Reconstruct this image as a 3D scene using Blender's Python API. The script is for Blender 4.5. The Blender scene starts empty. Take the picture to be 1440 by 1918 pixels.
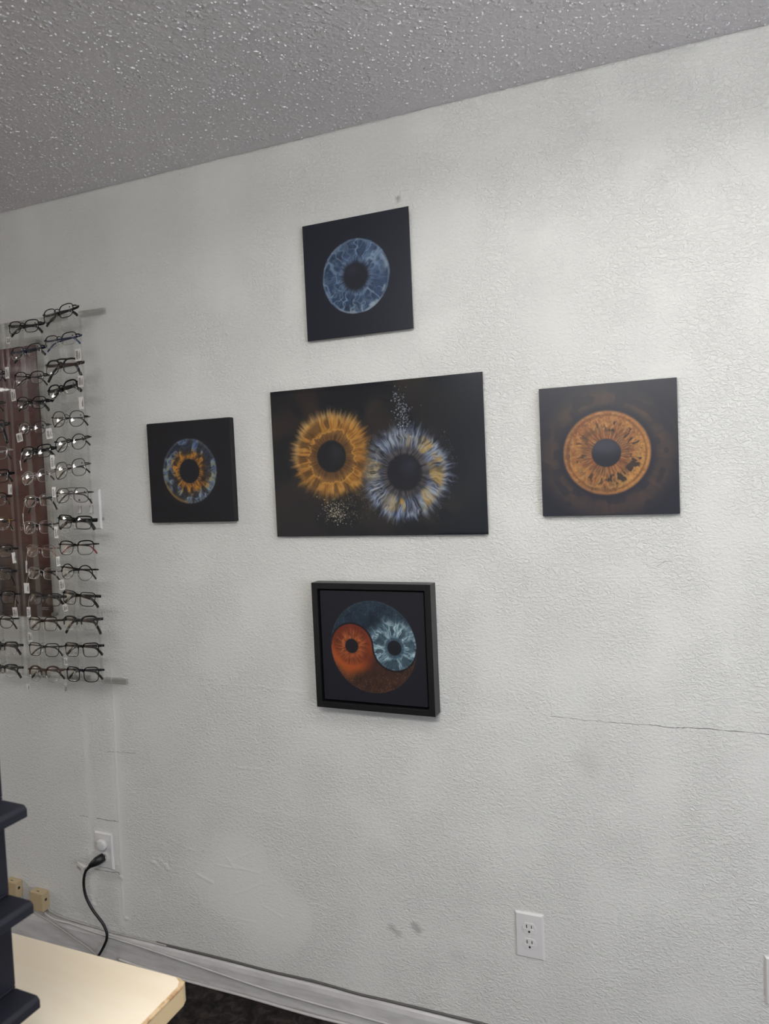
import bpy, math, random
import numpy as np
from mathutils import Matrix, Vector

# ------------------------------------------------------------------ scene, camera, light
scene = bpy.context.scene
COL = scene.collection
PI = math.pi
scene.view_settings.view_transform = 'Standard'
scene.view_settings.look = 'None'
scene.view_settings.gamma = 1.0
scene.view_settings.use_curve_mapping = False
scene.view_settings.exposure = 0.38
try:
    scene.cycles.max_bounces = 10
    scene.cycles.transparent_max_bounces = 48
    scene.cycles.caustics_reflective = False
    scene.cycles.caustics_refractive = False
except Exception:
    pass

# room axes: x along the back wall, y into it (wall face at y = 0), z up from the floor
H = 2.383
EYE = Vector((0.0, -1.763, 1.4915))
cam_data = bpy.data.cameras.new('camera')
cam = bpy.data.objects.new('camera', cam_data)
COL.objects.link(cam)
Rv = Vector((0.92248667, 0.38357457, -0.04346145))
Uv = Vector((0.02195342, 0.06027561, 0.99794033))
Fv = Vector((-0.3854042, 0.92154078, -0.04718268))
cam.matrix_world = Matrix(((Rv.x, Uv.x, -Fv.x, EYE.x), (Rv.y, Uv.y, -Fv.y, EYE.y), (Rv.z, Uv.z, -Fv.z, EYE.z), (0, 0, 0, 1)))
cam_data.sensor_fit = 'HORIZONTAL'
cam_data.sensor_width = 36.0
cam_data.lens = 1389.14 / 1440 * 36.0
cam_data.clip_start = 0.02
cam_data.dof.use_dof = True
cam_data.dof.focus_distance = 2.0
cam_data.dof.aperture_fstop = 9.0
scene.camera = cam

world = bpy.data.worlds.new('world')
scene.world = world
world.use_nodes = True
world.node_tree.nodes['Background'].inputs[0].default_value = (0.9, 0.95, 1.0, 1)
world.node_tree.nodes['Background'].inputs[1].default_value = 0.05

# ceiling troffers: (x, y, length along x, width along y, emission strength)
LAMPS = [(0.12, -1.10, 1.22, 0.34, 6.0), (-0.35, -2.15, 1.22, 0.34, 15.5), (-5.3, -1.9, 1.70, 0.70, 11.0)]
LAMP_COLOR = (1.0, 0.985, 0.94)

# added unseen fill window on the right-hand wall: radiance and tint of its pane
FILL_GLOW = (5.0, (.86, .92, 1.0))

# ------------------------------------------------------------------ helpers
class MB:
    """collects shapes, links them as one mesh object"""
    def __init__(s): s.v = []; s.f = []
    def add(s, vs, fs):
        o = len(s.v)
        s.v += [tuple(p) for p in vs]
        s.f += [tuple(i + o for i in f) for f in fs]
        return s
    def box(s, x0, y0, z0, x1, y1, z1):
        vs = [(x0, y0, z0), (x1, y0, z0), (x1, y1, z0), (x0, y1, z0), (x0, y0, z1), (x1, y0, z1), (x1, y1, z1), (x0, y1, z1)]
        return s.add(vs, [(0, 3, 2, 1), (4, 5, 6, 7), (0, 1, 5, 4), (1, 2, 6, 5), (2, 3, 7, 6), (3, 0, 4, 7)])
    def hexa(s, vs):
        return s.add(vs, [(0, 3, 2, 1), (4, 5, 6, 7), (0, 1, 5, 4), (1, 2, 6, 5), (2, 3, 7, 6), (3, 0, 4, 7)])
    def prism(s, pts, a, b, axis='y'):
        """extrude a closed 2-D outline along an axis"""
        n = len(pts)
        def P(p, t):
            return (p[0], t, p[1]) if axis == 'y' else ((t, p[0], p[1]) if axis == 'x' else (p[0], p[1], t))
        vs = [P(p, a) for p in pts] + [P(p, b) for p in pts]
        fs = [tuple(range(n)), tuple(range(2 * n - 1, n - 1, -1))]
        fs += [(i, i + n, (i + 1) % n + n, (i + 1) % n) for i in range(n)]
        return s.add(vs, fs)
    def tube(s, pts, r, n=8, closed=False, flat=1.0, up=(0, 0, 1)):
        """round (or flattened) tube along a polyline; r scalar or per point; flat scales the in-plane-normal radius"""
        pts = [Vector(p) for p in pts]; m = len(pts)
        rs = r if isinstance(r, (list, tuple)) else [r] * m
        up = Vector(up); vs = []
        for i, p in enumerate(pts):
            a = pts[(i - 1) % m] if (closed or i > 0) else p
            b = pts[(i + 1) % m] if (closed or i < m - 1) else p
            t = (b - a)
            t = t.normalized() if t.length > 1e-9 else Vector((1, 0, 0))
            e1 = up - t * up.dot(t)
            if e1.length < 1e-3:
                u2 = Vector((0, 1, 0.01)); e1 = u2 - t * u2.dot(t)
            e1.normalize(); e2 = t.cross(e1)
            for k in range(n):
                w = 2 * PI * (k + .5) / n
                vs.append(p + e1 * (rs[i] * math.cos(w)) + e2 * (rs[i] * flat * math.sin(w)))
        fs = []
        for i in range(m if closed else m - 1):
            j = (i + 1) % m
            for k in range(n):
                l = (k + 1) % n
                fs.append((i * n + k, i * n + l, j * n + l, j * n + k))
        if not closed:
            fs.append(tuple(range(n - 1, -1, -1))); fs.append(tuple((m - 1) * n + k for k in range(n)))
        return s.add(vs, fs)
    def ball(s, c, rx, ry, rz, nu=10, nv=6):
        vs = [(c[0], c[1], c[2] + rz)]
        for i in range(1, nv):
            ph = PI * i / nv
            for k in range(nu):
                th = 2 * PI * k / nu
                vs.append((c[0] + rx * math.sin(ph) * math.cos(th), c[1] + ry * math.sin(ph) * math.sin(th), c[2] + rz * math.cos(ph)))
        vs.append((c[0], c[1], c[2] - rz)); L = len(vs) - 1
        fs = [(0, 1 + k, 1 + (k + 1) % nu) for k in range(nu)]
        for i in range(nv - 2):
            for k in range(nu):
                a = 1 + i * nu + k; b = 1 + i * nu + (k + 1) % nu
                fs.append((a, a + nu, b + nu, b))
        o = 1 + (nv - 2) * nu
        fs += [(o + k, L, o + (k + 1) % nu) for k in range(nu)]
        return s.add(vs, fs)
    def build(s, name, m, parent=None, smooth=False, bevel=0, M=None):
        me = bpy.data.meshes.new(name)
        vs = s.v
        if M is not None: vs = [tuple(M @ Vector(p)) for p in vs]
        me.from_pydata(vs, [], s.f)
        me.update()
        o = bpy.data.objects.new(name, me)
        COL.objects.link(o)
        if m is not None: me.materials.append(m)
        if smooth:
            me.polygons.foreach_set('use_smooth', [True] * len(me.polygons))
        if bevel:
            b = o.modifiers.new('edge', 'BEVEL'); b.width = bevel; b.segments = 2; b.limit_method = 'ANGLE'; b.angle_limit = 0.7
        if parent is not None: o.parent = parent
        return o

def tag(o, label=None, cat=None, group=None, kind=None):
    if label: o['label'] = label
    if cat: o['category'] = cat
    if group: o['group'] = group
    if kind: o['kind'] = kind
    return o

def empty(name, loc, label, cat, group=None, rot=None):
    o = bpy.data.objects.new(name, None)
    COL.objects.link(o)
    o.location = loc
    if rot: o.rotation_euler = rot
    o.empty_display_size = 0.02
    return tag(o, label, cat, group)

def lin(c):
    """sRGB 0-255 -> linear"""
    return tuple((x / 255 / 12.92) if x / 255 <= .04045 else ((x / 255 + .055) / 1.055) ** 2.4 for x in c)

def mat(name, rgb, rough=0.5, metal=0.0, spec=0.5):
    m = bpy.data.materials.new(name); m.use_nodes = True
    b = m.node_tree.nodes['Principled BSDF']
    b.inputs['Base Color'].default_value = (*lin(rgb), 1)
    b.inputs['Roughness'].default_value = rough
    b.inputs['Metallic'].default_value = metal
    b.inputs['Specular IOR Level'].default_value = spec
    return m

class NT:
    """small node-graph builder"""
    def __init__(s, m): s.t = m.node_tree; s.L = s.t.links
    def n(s, ty, **kw):
        nd = s.t.nodes.new(ty)
        for k, v in kw.items(): setattr(nd, k, v)
        return nd
    def put(s, sock, v):
        if isinstance(v, bpy.types.NodeSocket): s.L.new(v, sock)
        else: sock.default_value = v
    def math(s, op, a, b=0.0, clamp=False):
        nd = s.n('ShaderNodeMath', operation=op); nd.use_clamp = clamp
        s.put(nd.inputs[0], a); s.put(nd.inputs[1], b)
        return nd.outputs[0]
    def vmath(s, op, a, b=None, out=0, scale=None):
        nd = s.n('ShaderNodeVectorMath', operation=op)
        s.put(nd.inputs[0], a)
        if b is not None: s.put(nd.inputs[1], b)
        if scale is not None: s.put(nd.inputs['Scale'], scale)
        return nd.outputs[out]
    def coords(s): return s.n('ShaderNodeTexCoord').outputs['Object']
    def noise(s, vec, scale, detail=2, rough=0.5, dist=0.0, col=False):
        nd = s.n('ShaderNodeTexNoise'); s.put(nd.inputs['Vector'], vec)
        nd.inputs['Scale'].default_value = scale; nd.inputs['Detail'].default_value = detail
        nd.inputs['Roughness'].default_value = rough; nd.inputs['Distortion'].default_value = dist
        return nd.outputs['Color' if col else 'Fac']
    def ramp(s, fac, stops, interp='LINEAR'):
        nd = s.n('ShaderNodeValToRGB'); nd.color_ramp.interpolation = interp
        e = nd.color_ramp.elements
        while len(e) < len(stops): e.new(0.5)
        for el, (p, c) in zip(e, stops):
            el.position = p; el.color = (*c, 1) if len(c) == 3 else c
        s.put(nd.inputs[0], fac)
        return nd.outputs[0]
    def maprange(s, v, a, b, c=0.0, d=1.0, smooth=True):
        nd = s.n('ShaderNodeMapRange', interpolation_type='SMOOTHSTEP' if smooth else 'LINEAR')
        s.put(nd.inputs['Value'], v)
        for k, x in zip(('From Min', 'From Max', 'To Min', 'To Max'), (a, b, c, d)): nd.inputs[k].default_value = x
        return nd.outputs['Result']
    def segment(s, vec, A, B, w):
        """1 on the line from A to B in the xz plane, falling to 0 at distance w"""
        A = Vector((A[0], 0, A[1])); B = Vector((B[0], 0, B[1])); d = B - A
        pa = s.vmath('SUBTRACT', vec, tuple(A))
        h = s.math('DIVIDE', s.vmath('DOT_PRODUCT', pa, tuple(d), out=1), d.dot(d), clamp=True)
        q = s.vmath('SUBTRACT', pa, s.vmath('SCALE', tuple(d), scale=h))
        dist = s.vmath('LENGTH', q, out=1)
        return s.math('SUBTRACT', 1.0, s.math('DIVIDE', dist, w), clamp=True)
    def mix(s, fac, a, b):
        nd = s.n('ShaderNodeMix', data_type='RGBA')
        s.put(nd.inputs[0], fac); s.put(nd.inputs[6], a); s.put(nd.inputs[7], b)
        return nd.outputs[2]
    def bump(s, height, dist, strength=1.0, normal=None):
        nd = s.n('ShaderNodeBump'); s.put(nd.inputs['Height'], height)
        nd.inputs['Distance'].default_value = dist; nd.inputs['Strength'].default_value = strength
        if normal is not None: s.L.new(normal, nd.inputs['Normal'])
        return nd.outputs['Normal']

def bsdf(m): return m.node_tree.nodes['Principled BSDF']

# ------------------------------------------------------------------ materials of the room
def make_wall_material():
    m = mat('textured_wall_paint', (222, 222, 219), 0.62, spec=0.3)
    g = NT(m); b = bsdf(m)
    flat = g.vmath('MULTIPLY', g.coords(), (1, 0, 1))
    # skip-trowel texture: plateaus with broken ridges; the 'wear' attribute says where it was patched flat or scuffed
    n1 = g.noise(g.vmath('MULTIPLY', flat, (0.8, 1, 1.25)), 130, 4.0, .60, 0.7)
    n2 = g.noise(flat, 330, 2, .5, 0.2)
    plate = g.maprange(n1, 0.40, 0.62)
    patchy = g.maprange(g.noise(flat, 5.5, 3, .6), 0.36, 0.56)
    at = g.n('ShaderNodeAttribute'); at.attribute_name = 'wear'
    sep = g.n('ShaderNodeSeparateColor'); g.L.new(at.outputs['Color'], sep.inputs[0])
    keep = g.math('SUBTRACT', 1.0, sep.outputs[0])
    amp = g.math('MULTIPLY', keep, g.math('ADD', 0.55, g.math('MULTIPLY', patchy, 0.45)))
    h = g.math('MULTIPLY', g.math('ADD', g.math('MULTIPLY', plate, 0.75), g.math('MULTIPLY', n2, 0.30)), amp)
    base = g.ramp(g.noise(flat, 2.2, 4, .55), [(0.3, lin((219, 218, 215))), (0.7, lin((225, 225, 222)))])
    base = g.mix(sep.outputs[1], base, (*lin((120, 112, 110)), 1))
    g.L.new(base, b.inputs['Base Color'])
    g.L.new(g.bump(h, 0.0020, 0.80), b.inputs['Normal'])
    return m

def make_ceiling_material():
    m = mat('popcorn_ceiling', (222, 220, 224), 0.55, spec=0.5)
    g = NT(m); b = bsdf(m); co = g.coords()
    warp = g.vmath('ADD', co, g.vmath('SCALE', g.vmath('SUBTRACT', g.noise(co, 90, 2, col=True), (.5, .5, .5)), scale=0.012))
    n = g.noise(co, 150, 4, .65, .4)
    v = g.n('ShaderNodeTexVoronoi'); g.put(v.inputs['Vector'], warp); v.inputs['Scale'].default_value = 85
    w = g.n('ShaderNodeTexVoronoi'); g.put(w.inputs['Vector'], warp); w.inputs['Scale'].default_value = 74
    fine = g.math('SUBTRACT', 1.0, g.math('MULTIPLY', v.outputs['Distance'], 1.5), clamp=True)
    lump = g.math('POWER', g.math('SUBTRACT', 1.0, g.math('MULTIPLY', w.outputs['Distance'], 1.7), clamp=True), 2.0)
    some = g.maprange(g.noise(co, 30, 3, .65), .48, .58)
    h = g.math('ADD', g.math('ADD', g.math('MULTIPLY', fine, .5), g.math('MULTIPLY', n, .8)), g.math('MULTIPLY', g.math('MULTIPLY', lump, some), 1.8))
    g.L.new(g.bump(h, 0.0035, 0.9), b.inputs['Normal'])
    # sparkle of lit grains painted in: raised lumps coloured whiter
    g.L.new(g.mix(g.math('MULTIPLY', g.math('MULTIPLY', g.maprange(lump, .22, .5), some), 1.0), (*lin((224, 221, 225)), 1), (*lin((255, 255, 255)), 1)), b.inputs['Base Color'])
    return m

def make_carpet_material():
    m = mat('patterned_carpet', (40, 36, 36), 0.95, spec=0.1)
    g = NT(m); b = bsdf(m); co = g.coords()
    big = g.noise(co, 22, 4, .62, 1.0)
    fine = g.noise(co, 420, 3, .7)
    pat = g.math('ADD', g.math('MULTIPLY', g.maprange(big, .35, .65), .45), g.math('MULTIPLY', fine, .6))
    g.L.new(g.ramp(pat, [(0.2, lin((30, 27, 29))), (0.6, lin((54, 48, 47))), (0.95, lin((84, 76, 72)))]), b.inputs['Base Color'])
    g.L.new(g.bump(g.math('ADD', g.noise(co, 300, 3, .7), g.math('MULTIPLY', big, .5)), 0.006, 0.9), b.inputs['Normal'])
    return m

M_wall = make_wall_material()
M_ceil = make_ceiling_material()
M_carpet = make_carpet_material()
M_plain_wall = mat('plain_wall_paint', (205, 202, 198), 0.7, spec=0.3)
M_trim = mat('baseboard_paint', (196, 193, 192), 0.5, spec=0.35)
def make_trim():
    g = NT(M_trim); co = g.coords()
    n = g.noise(g.vmath('MULTIPLY', co, (2.5, 1, 14)), 4, 4, .6)
    g.L.new(g.ramp(n, [(0.2, lin((178, 175, 174))), (0.6, lin((206, 203, 203)))]), bsdf(M_trim).inputs['Base Color'])
    g.L.new(g.bump(n, .002, .5), bsdf(M_trim).inputs['Normal'])
make_trim()

# ------------------------------------------------------------------ the room
XL, XR, YF = -6.6, 2.3, -5.0
def build_wall_back():
    """back wall: a fine grid where the plaster is scratched and patched, coarser elsewhere; its front face carries real relief"""
    xs = np.unique(np.round(np.concatenate([np.arange(XL, -1.92, .06), np.arange(-1.92, -.95, .003), np.arange(-.95, .2, .005), np.arange(.2, XR, .06), [XR]]), 4))
    zs = np.unique(np.round(np.concatenate([np.arange(0, 1.0, .003), np.arange(1.0, H, .008), [H]]), 4))
    X, Z = np.meshgrid(xs, zs)
    rng = np.random.RandomState(2)
    def wave(f, n=5):
        o = np.zeros_like(X)
        for k in range(n):
            a = rng.rand() * 2 * PI; q = f * (.6 + rng.rand() * 1.2)
            o += np.sin((X * math.cos(a) + Z * math.sin(a)) * q + rng.rand() * 6.28) / n
        return o
    wx, wz = wave(60), wave(60); bx, bz = wave(22) + .6 * wave(70), wave(22) + .6 * wave(70)
    def seg(A, B, w, k=.003):
        px, pz = X + k * wx - A[0], Z + k * wz - A[1]
        dx, dz = B[0] - A[0], B[1] - A[1]
        t = np.clip((px * dx + pz * dz) / (dx * dx + dz * dz), 0, 1)
        return np.clip(1 - np.hypot(px - t * dx, pz - t * dz) / w, 0, 1)
    def ell(cx, cz, rx, rz):
        d = np.hypot((X + .035 * bx - cx) / rx, (Z + .035 * bz - cz) / rz)
        t = np.clip((1.0 - d) / .2, 0, 1); return t * t * (3 - 2 * t)
    smooth = np.maximum(ell(-1.24, .33, .165, .15), ell(-1.12, .25, .11, .13)) * .72
    for A, B, w, k in [((-1.667, .95), (-1.686, .13), .030, 1.3), ((-1.788, .95), (-1.806, .13), .016, 1.2), ((-.08, 1.12), (-.08, .60), .06, .45), ((-.06, 1.14), (-.09, 1.0), .08, .6)]:
        smooth = np.maximum(smooth, np.clip(seg(A, B, w, .012) * k, 0, .9))
    relief = np.zeros_like(X)
    for A, B, w, k in [((-1.39, .909), (-1.17, .916), .006, .5), ((-1.17, .916), (-1.0, .909), .006, .9), ((-1.324, .371), (-1.177, .372), .004, 1.0),
                       ((-1.276, .39), (-1.191, .432), .004, .9), ((-1.393, .33), (-1.342, .316), .006, 1.4), ((-1.263, .293), (-1.169, .342), .004, .8),
                       ((-1.324, .222), (-1.204, .22), .004, .7), ((-1.173, .278), (-1.104, .252), .005, .8), ((-1.258, .675), (-1.149, .678), .005, .9),
                       ((-1.285, .40), (-1.262, .375), .006, 1.1), ((-1.377, .573), (-1.14, .548), .012, .5), ((-1.14, .548), (-.656, .574), .014, .4),
                       ((-1.676, .93), (-1.689, .15), .005, .8), ((-.079, .95), (-.078, .62), .005, .5), ((-1.52, .43), (-1.40, .40), .006, .5),
                       ((-1.30, .265), (-1.27, .285), .004, .6), ((-1.56, .322), (-1.44, .308), .006, .5)]:
        relief += k * np.minimum(seg(A, B, w) * 1.4, 1)
    for (x, z) in [(-1.559, .34), (-1.53, .35), (-1.511, .34), (-1.486, .356), (-1.506, .329), (-1.545, .334), (-1.69, .27), (-1.675, .14), (-1.81, .16)]:
        relief += 2.2 * np.minimum(seg((x - .003, z), (x + .003, z), .008) * 1.5, 1)
    scuff = np.zeros_like(X)
    for A, B, w, k in [((-.77, .292), (-.75, .278), .014, .45), ((-.703, .312), (-.69, .298), .014, .55), ((-.25, .80), (-.245, .79), .04, .14),
                       ((-.664, 2.184), (-.664, 2.182), .009, .9), ((-1.672, 1.4), (-1.672, 1.398), .009, .9), ((-.59, .255), (-.58, .25), .03, .12),
                       ((-.80, .49), (-.79, .48), .05, .10), ((-1.77, .275), (-1.70, .265), .03, .15)]:
        scuff = np.maximum(scuff, k * seg(A, B, w, .004))
    nx, nz = len(xs), len(zs)
    co = np.stack([X, -.0008 * relief, Z], -1).reshape(-1, 3)
    idx = np.arange(nx * nz).reshape(nz, nx)
    q = np.stack([idx[:-1, :-1], idx[:-1, 1:], idx[1:, 1:], idx[1:, :-1]], -1).reshape(-1, 4)
    back = np.array([(XL, .1, 0), (XR, .1, 0), (XR, .1, H), (XL, .1, H)]); n0 = len(co)
    co = np.concatenate([co, back])
    border = [list(idx[0, :]), list(idx[:, -1]), list(idx[-1, ::-1]), list(idx[::-1, 0])]
    ng = [(n0 + 1, n0, n0 + 3, n0 + 2)] + [tuple([n0 + (k + 1) % 4, *e[::-1], n0 + k][:1] + list(e[::-1]) + [n0 + k]) for k, e in enumerate(border)]
    loops = np.concatenate([q.ravel()] + [np.array(f) for f in ng])
    tot = np.concatenate([np.full(len(q), 4), np.array([len(f) for f in ng])])
    me = bpy.data.meshes.new('wall_back')
    me.vertices.add(len(co)); me.vertices.foreach_set('co', co.ravel())
    me.loops.add(len(loops)); me.loops.foreach_set('vertex_index', loops)
    me.polygons.add(len(tot)); me.polygons.foreach_set('loop_start', np.concatenate([[0], np.cumsum(tot)[:-1]])); me.polygons.foreach_set('loop_total', tot)
    me.update(); me.validate()
    at = me.color_attributes.new('wear', 'FLOAT_COLOR', 'POINT')
    col = np.zeros((len(co), 4), np.float32); col[:n0, 0] = smooth.ravel(); col[:n0, 1] = scuff.ravel(); col[:, 3] = 1
    at.data.foreach_set('color', col.ravel())
    me.materials.append(M_wall)
    sm = np.zeros(len(tot), bool); sm[:len(q)] = True
    me.polygons.foreach_set('use_smooth', sm)
    o = bpy.data.objects.new('wall_back', me); COL.objects.link(o)
    tag(o, kind='structure')
    # open hairline cracks in the paint, drawn as thin dark strips
    mc = mat('crack_dark', (104, 100, 97), .9, spec=.1)
    rnd = random.Random(5)
    for P, w in [([(-.33, .901), (-.25, .8985), (-.19, .899), (-.107, .9)], .0006), ([(-.107, .9), (-.06, .8985), (-.03, .901)], .0011), ([(-.03, .901), (0, .9025), (.14, .901)], .0009),
                 ([(-1.776, .449), (-1.73, .449), (-1.685, .45)], .0012), ([(-1.847, .448), (-1.809, .448)], .0008), ([(-1.794, .279), (-1.74, .281), (-1.696, .284)], .0011),
                 ([(-1.715, .67), (-1.66, .674), (-1.60, .678)], .0007), ([(-.081, 1.263), (-.063, 1.276), (-.047, 1.275)], .0005), ([(-1.696, .284), (-1.69, .27), (-1.683, .262)], .0013)]:
        pts = []
        for i in range(len(P) - 1):
            for k in range(6):
                s = k / 6
                pts.append((P[i][0] * (1 - s) + P[i + 1][0] * s, -.0002, P[i][1] * (1 - s) + P[i + 1][1] * s + rnd.uniform(-.0011, .0011)))
        pts.append((P[-1][0], -.0002, P[-1][1]))
        MB().tube(pts, [w * rnd.uniform(.35, 1.0) for _ in pts], 6, flat=.5, up=(0, 0, 1)).build('hairline_crack', mc, o)
build_wall_back()
tag(MB().box(XL - .1, YF, 0, XL, 0.1, H).build('wall_left', mat('warm_bounce_tint', (196, 172, 150), .7, spec=.3)), kind='structure')  # unseen wall, tinted warm so its bounce warms the back wall
tag(MB().box(XR, YF, 0, XR + .1, 0.1, H).build('wall_right', M_plain_wall), kind='structure')
tag(MB().box(XL - .1, YF - .1, 0, XR + .1, YF, H).build('wall_front', M_plain_wall), kind='structure')
tag(MB().box(XL - .1, YF - .1, -0.1, XR + .1, 0.1, 0).build('floor', M_carpet), kind='structure')
ceil_o = tag(MB().box(XL - .1, YF - .1, H, XR + .1, 0.1, H + .1).build('ceiling', M_ceil), kind='structure')
def build_grains():
    """sprayed popcorn grains standing proud of the ceiling, over the part near the wall"""
    rng = np.random.RandomState(8); n = 21000
    x = rng.uniform(-2.5, .5, n); y = -rng.uniform(.002, 1.2, n)
    keep = (np.sin(x * 23 + 2 * np.sin(y * 17)) * np.sin(y * 29 + 1.5 * np.sin(x * 19)) + rng.uniform(-1, 1, n)) > -.5
    x, y = x[keep], y[keep]; n = len(x)
    s = .0009 + .0020 * rng.rand(n) ** 2.6
    el = 1 + 1.3 * rng.rand(n) ** 2; an = rng.rand(n) * PI
    base = np.array([(1, 0, 0), (0, 1, 0), (-1, 0, 0), (0, -1, 0), (.62, .62, -.62), (-.62, .62, -.62), (-.62, -.62, -.62), (.62, -.62, -.62), (0, 0, -1)])
    fc = np.array([(0, 4, 1), (1, 5, 2), (2, 6, 3), (3, 7, 0), (0, 7, 4), (1, 4, 5), (2, 5, 6), (3, 6, 7), (4, 8, 5), (5, 8, 6), (6, 8, 7), (7, 8, 4)])
    b = base[None] * s[:, None, None] * (1 + .5 * (rng.rand(n, 9, 1) - .5)); b[:, :, 0] *= el[:, None]
    cx = b[:, :, 0] * np.cos(an)[:, None] - b[:, :, 1] * np.sin(an)[:, None]; cy = b[:, :, 0] * np.sin(an)[:, None] + b[:, :, 1] * np.cos(an)[:, None]
    co = np.stack([cx + x[:, None], np.minimum(cy + y[:, None], -.0005), b[:, :, 2] * .85 + H + .0002], -1).reshape(-1, 3)
    f = (fc[None] + 9 * np.arange(n)[:, None, None]).reshape(-1, 3)[:, ::-1]
    me = bpy.data.meshes.new('popcorn_grains')
    me.vertices.add(len(co)); me.vertices.foreach_set('co', co.ravel())
    me.loops.add(f.size); me.loops.foreach_set('vertex_index', np.ascontiguousarray(f).ravel())
    me.polygons.add(len(f)); me.polygons.foreach_set('loop_start', np.arange(0, f.size, 3)); me.polygons.foreach_set('loop_total', np.full(len(f), 3))
    me.update(); me.validate()
    me.polygons.foreach_set('use_smooth', np.ones(len(f), bool))
    me.materials.append(mat('sparkle_grain_white', (238, 237, 241), .6, spec=.4))  # grains set whiter than the ceiling to strengthen their sparkle
    o = bpy.data.objects.new('popcorn_grains', me); COL.objects.link(o); o.parent = ceil_o
    tag(o, kind='stuff')
build_grains()

w1 = MB()  # unseen window added to brighten the ceiling with its glow
for (a, b, c, d) in ((-3.30, .60, -3.25, 2.10), (-1.35, .60, -1.30, 2.10), (-3.25, .60, -1.35, .65), (-3.25, 2.05, -1.35, 2.10), (-2.32, .65, -2.28, 2.05)):
    w1.box(XR - .05, a, b, XR - .001, c, d)
w1 = tag(w1.build('fill_window', M_plain_wall), kind='structure')
pane = bpy.data.materials.new('fill_glow_pane'); pane.use_nodes = True
bsdf(pane).inputs['Base Color'].default_value = (.05, .05, .05, 1); bsdf(pane).inputs['Roughness'].default_value = .05
bsdf(pane).inputs['Emission Color'].default_value = (*FILL_GLOW[1], 1); bsdf(pane).inputs['Emission Strength'].default_value = FILL_GLOW[0]
for a, c in ((-3.25, -2.32), (-2.28, -1.35)):
    MB().box(XR - .03, a, .65, XR - .02, c, 2.05).build('pane', pane, w1)

# baseboard: a painted board with an eased, slightly proud top edge
bb = MB().prism([(0, 0), (-0.014, 0), (-0.014, 0.068), (-0.011, 0.080), (-0.006, 0.084), (0, 0.084)], XL, XR, 'x')
tag(bb.build('baseboard_back', M_trim), kind='structure')

# ------------------------------------------------------------------ ceiling lights (light the room, mirrored in the lenses)
def emission(name, rgb, k):
    m = bpy.data.materials.new(name); m.use_nodes = True
    t = m.node_tree; t.nodes.clear()
    e = t.nodes.new('ShaderNodeEmission'); o = t.nodes.new('ShaderNodeOutputMaterial')
    e.inputs[0].default_value = (*rgb, 1); e.inputs[1].default_value = k
    t.links.new(e.outputs[0], o.inputs[0])
    return m
M_housing = mat('white_enamel', (225, 225, 222), 0.4)
LAMP_WORDS = ['white ceiling light with a glowing diffuser, nearest the wall of pictures',
              'white ceiling light with a glowing diffuser, behind the nearest one',
              'white ceiling light with a dimmer diffuser, far off on the left side']
for i, (x, y, lx, ly, k) in enumerate(LAMPS):
    t = empty('ceiling_light', (x, y, H), LAMP_WORDS[i], 'ceiling light', 'ceiling lights')
    a, b, d = lx / 2, ly / 2, 0.15
    MB().box(-a, -b, -.012, a, b, 0).build('housing', M_housing, t)
    for sx in (-1, 1): MB().box(sx * a - .012, -b, -d - .004, sx * a + .012, b, 0).build('end_cap', M_housing, t)
    MB().hexa([(-a + .013, -b + .05, -d), (a - .013, -b + .05, -d), (a - .013, b - .05, -d), (-a + .013, b - .05, -d),
               (-a + .013, -b + .008, -.0125), (a - .013, -b + .008, -.0125), (a - .013, b - .008, -.0125), (-a + .013, b - .008, -.0125)]).build('diffuser', emission('lamp_diffuser', LAMP_COLOR, k), t)

# ------------------------------------------------------------------ painting the iris prints (colours computed per point of each print)
class Noise:
    def __init__(s, seed): s.seed = seed
    def __call__(s, x, y, P, seed=0):
        """value noise, x periodic with integer period P"""
        rng = np.random.RandomState(s.seed * 1000 + seed)
        T = rng.rand(P, 64)
        xi = np.floor(x).astype(int); yi = np.floor(y).astype(int)
        fx = x - xi; fy = y - yi
        fx = fx * fx * (3 - 2 * fx); fy = fy * fy * (3 - 2 * fy)
        a = T[xi % P, yi % 64]; b = T[(xi + 1) % P, yi % 64]; c = T[xi % P, (yi + 1) % 64]; d = T[(xi + 1) % P, (yi + 1) % 64]
        return (a * (1 - fx) + b * fx) * (1 - fy) + (c * (1 - fx) + d * fx) * fy
def sstep(a, b, x):
    t = np.clip((x - a) / (b - a), 0, 1); return t * t * (3 - 2 * t)
def ridge(n, k=2.0): return np.clip(1 - np.abs(2 * n - 1) * k, 0, 1)
def C(*c): return np.array(c, float) / 255
def mixc(a, b, t): return a * (1 - t[..., None]) + b * t[..., None]

def polar(u, v, cx, cy, R, pup):
    dx, dy = u - cx, v - cy
    r = np.hypot(dx, dy) / R
    th = (np.arctan2(dy, dx) / (2 * PI)) % 1.0
    return r, th, (r - pup) / (1 - pup)

def fibres(N, th, rr, P=120, wob=.6):
    """bright radial threads that wander and fork"""
    w = wob * (N(th * 24, rr * 5, 24, 1) - .5) + wob * .5 * (N(th * 60, rr * 9, 60, 2) - .5)
    a = ridge(N(th * P + w * 3, rr * 2.2, P, 3), 1.6)
    b = ridge(N(th * P * 2 + w * 4, rr * 3.1 + 7, 2 * P, 4), 1.5)
    return a, b, w
def webs(N, th, rr, P=26, s=4.5, seed=10, k=4.0):
    """network of cell walls drawn out along the radius"""
    w1 = N(th * 30, rr * 6, 30, seed) - .5; w2 = N(th * 30, rr * 6 + 9, 30, seed + 1) - .5
    n = N(th * P + 1.1 * w1, rr * s + .9 * w2, P, seed + 2)
    n2 = N(th * P * 2 + 1.3 * w2, rr * s * 1.5 + .8 * w1 + 5, 2 * P, seed + 3)
    return ridge(n, k), ridge(n2, k)

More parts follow.
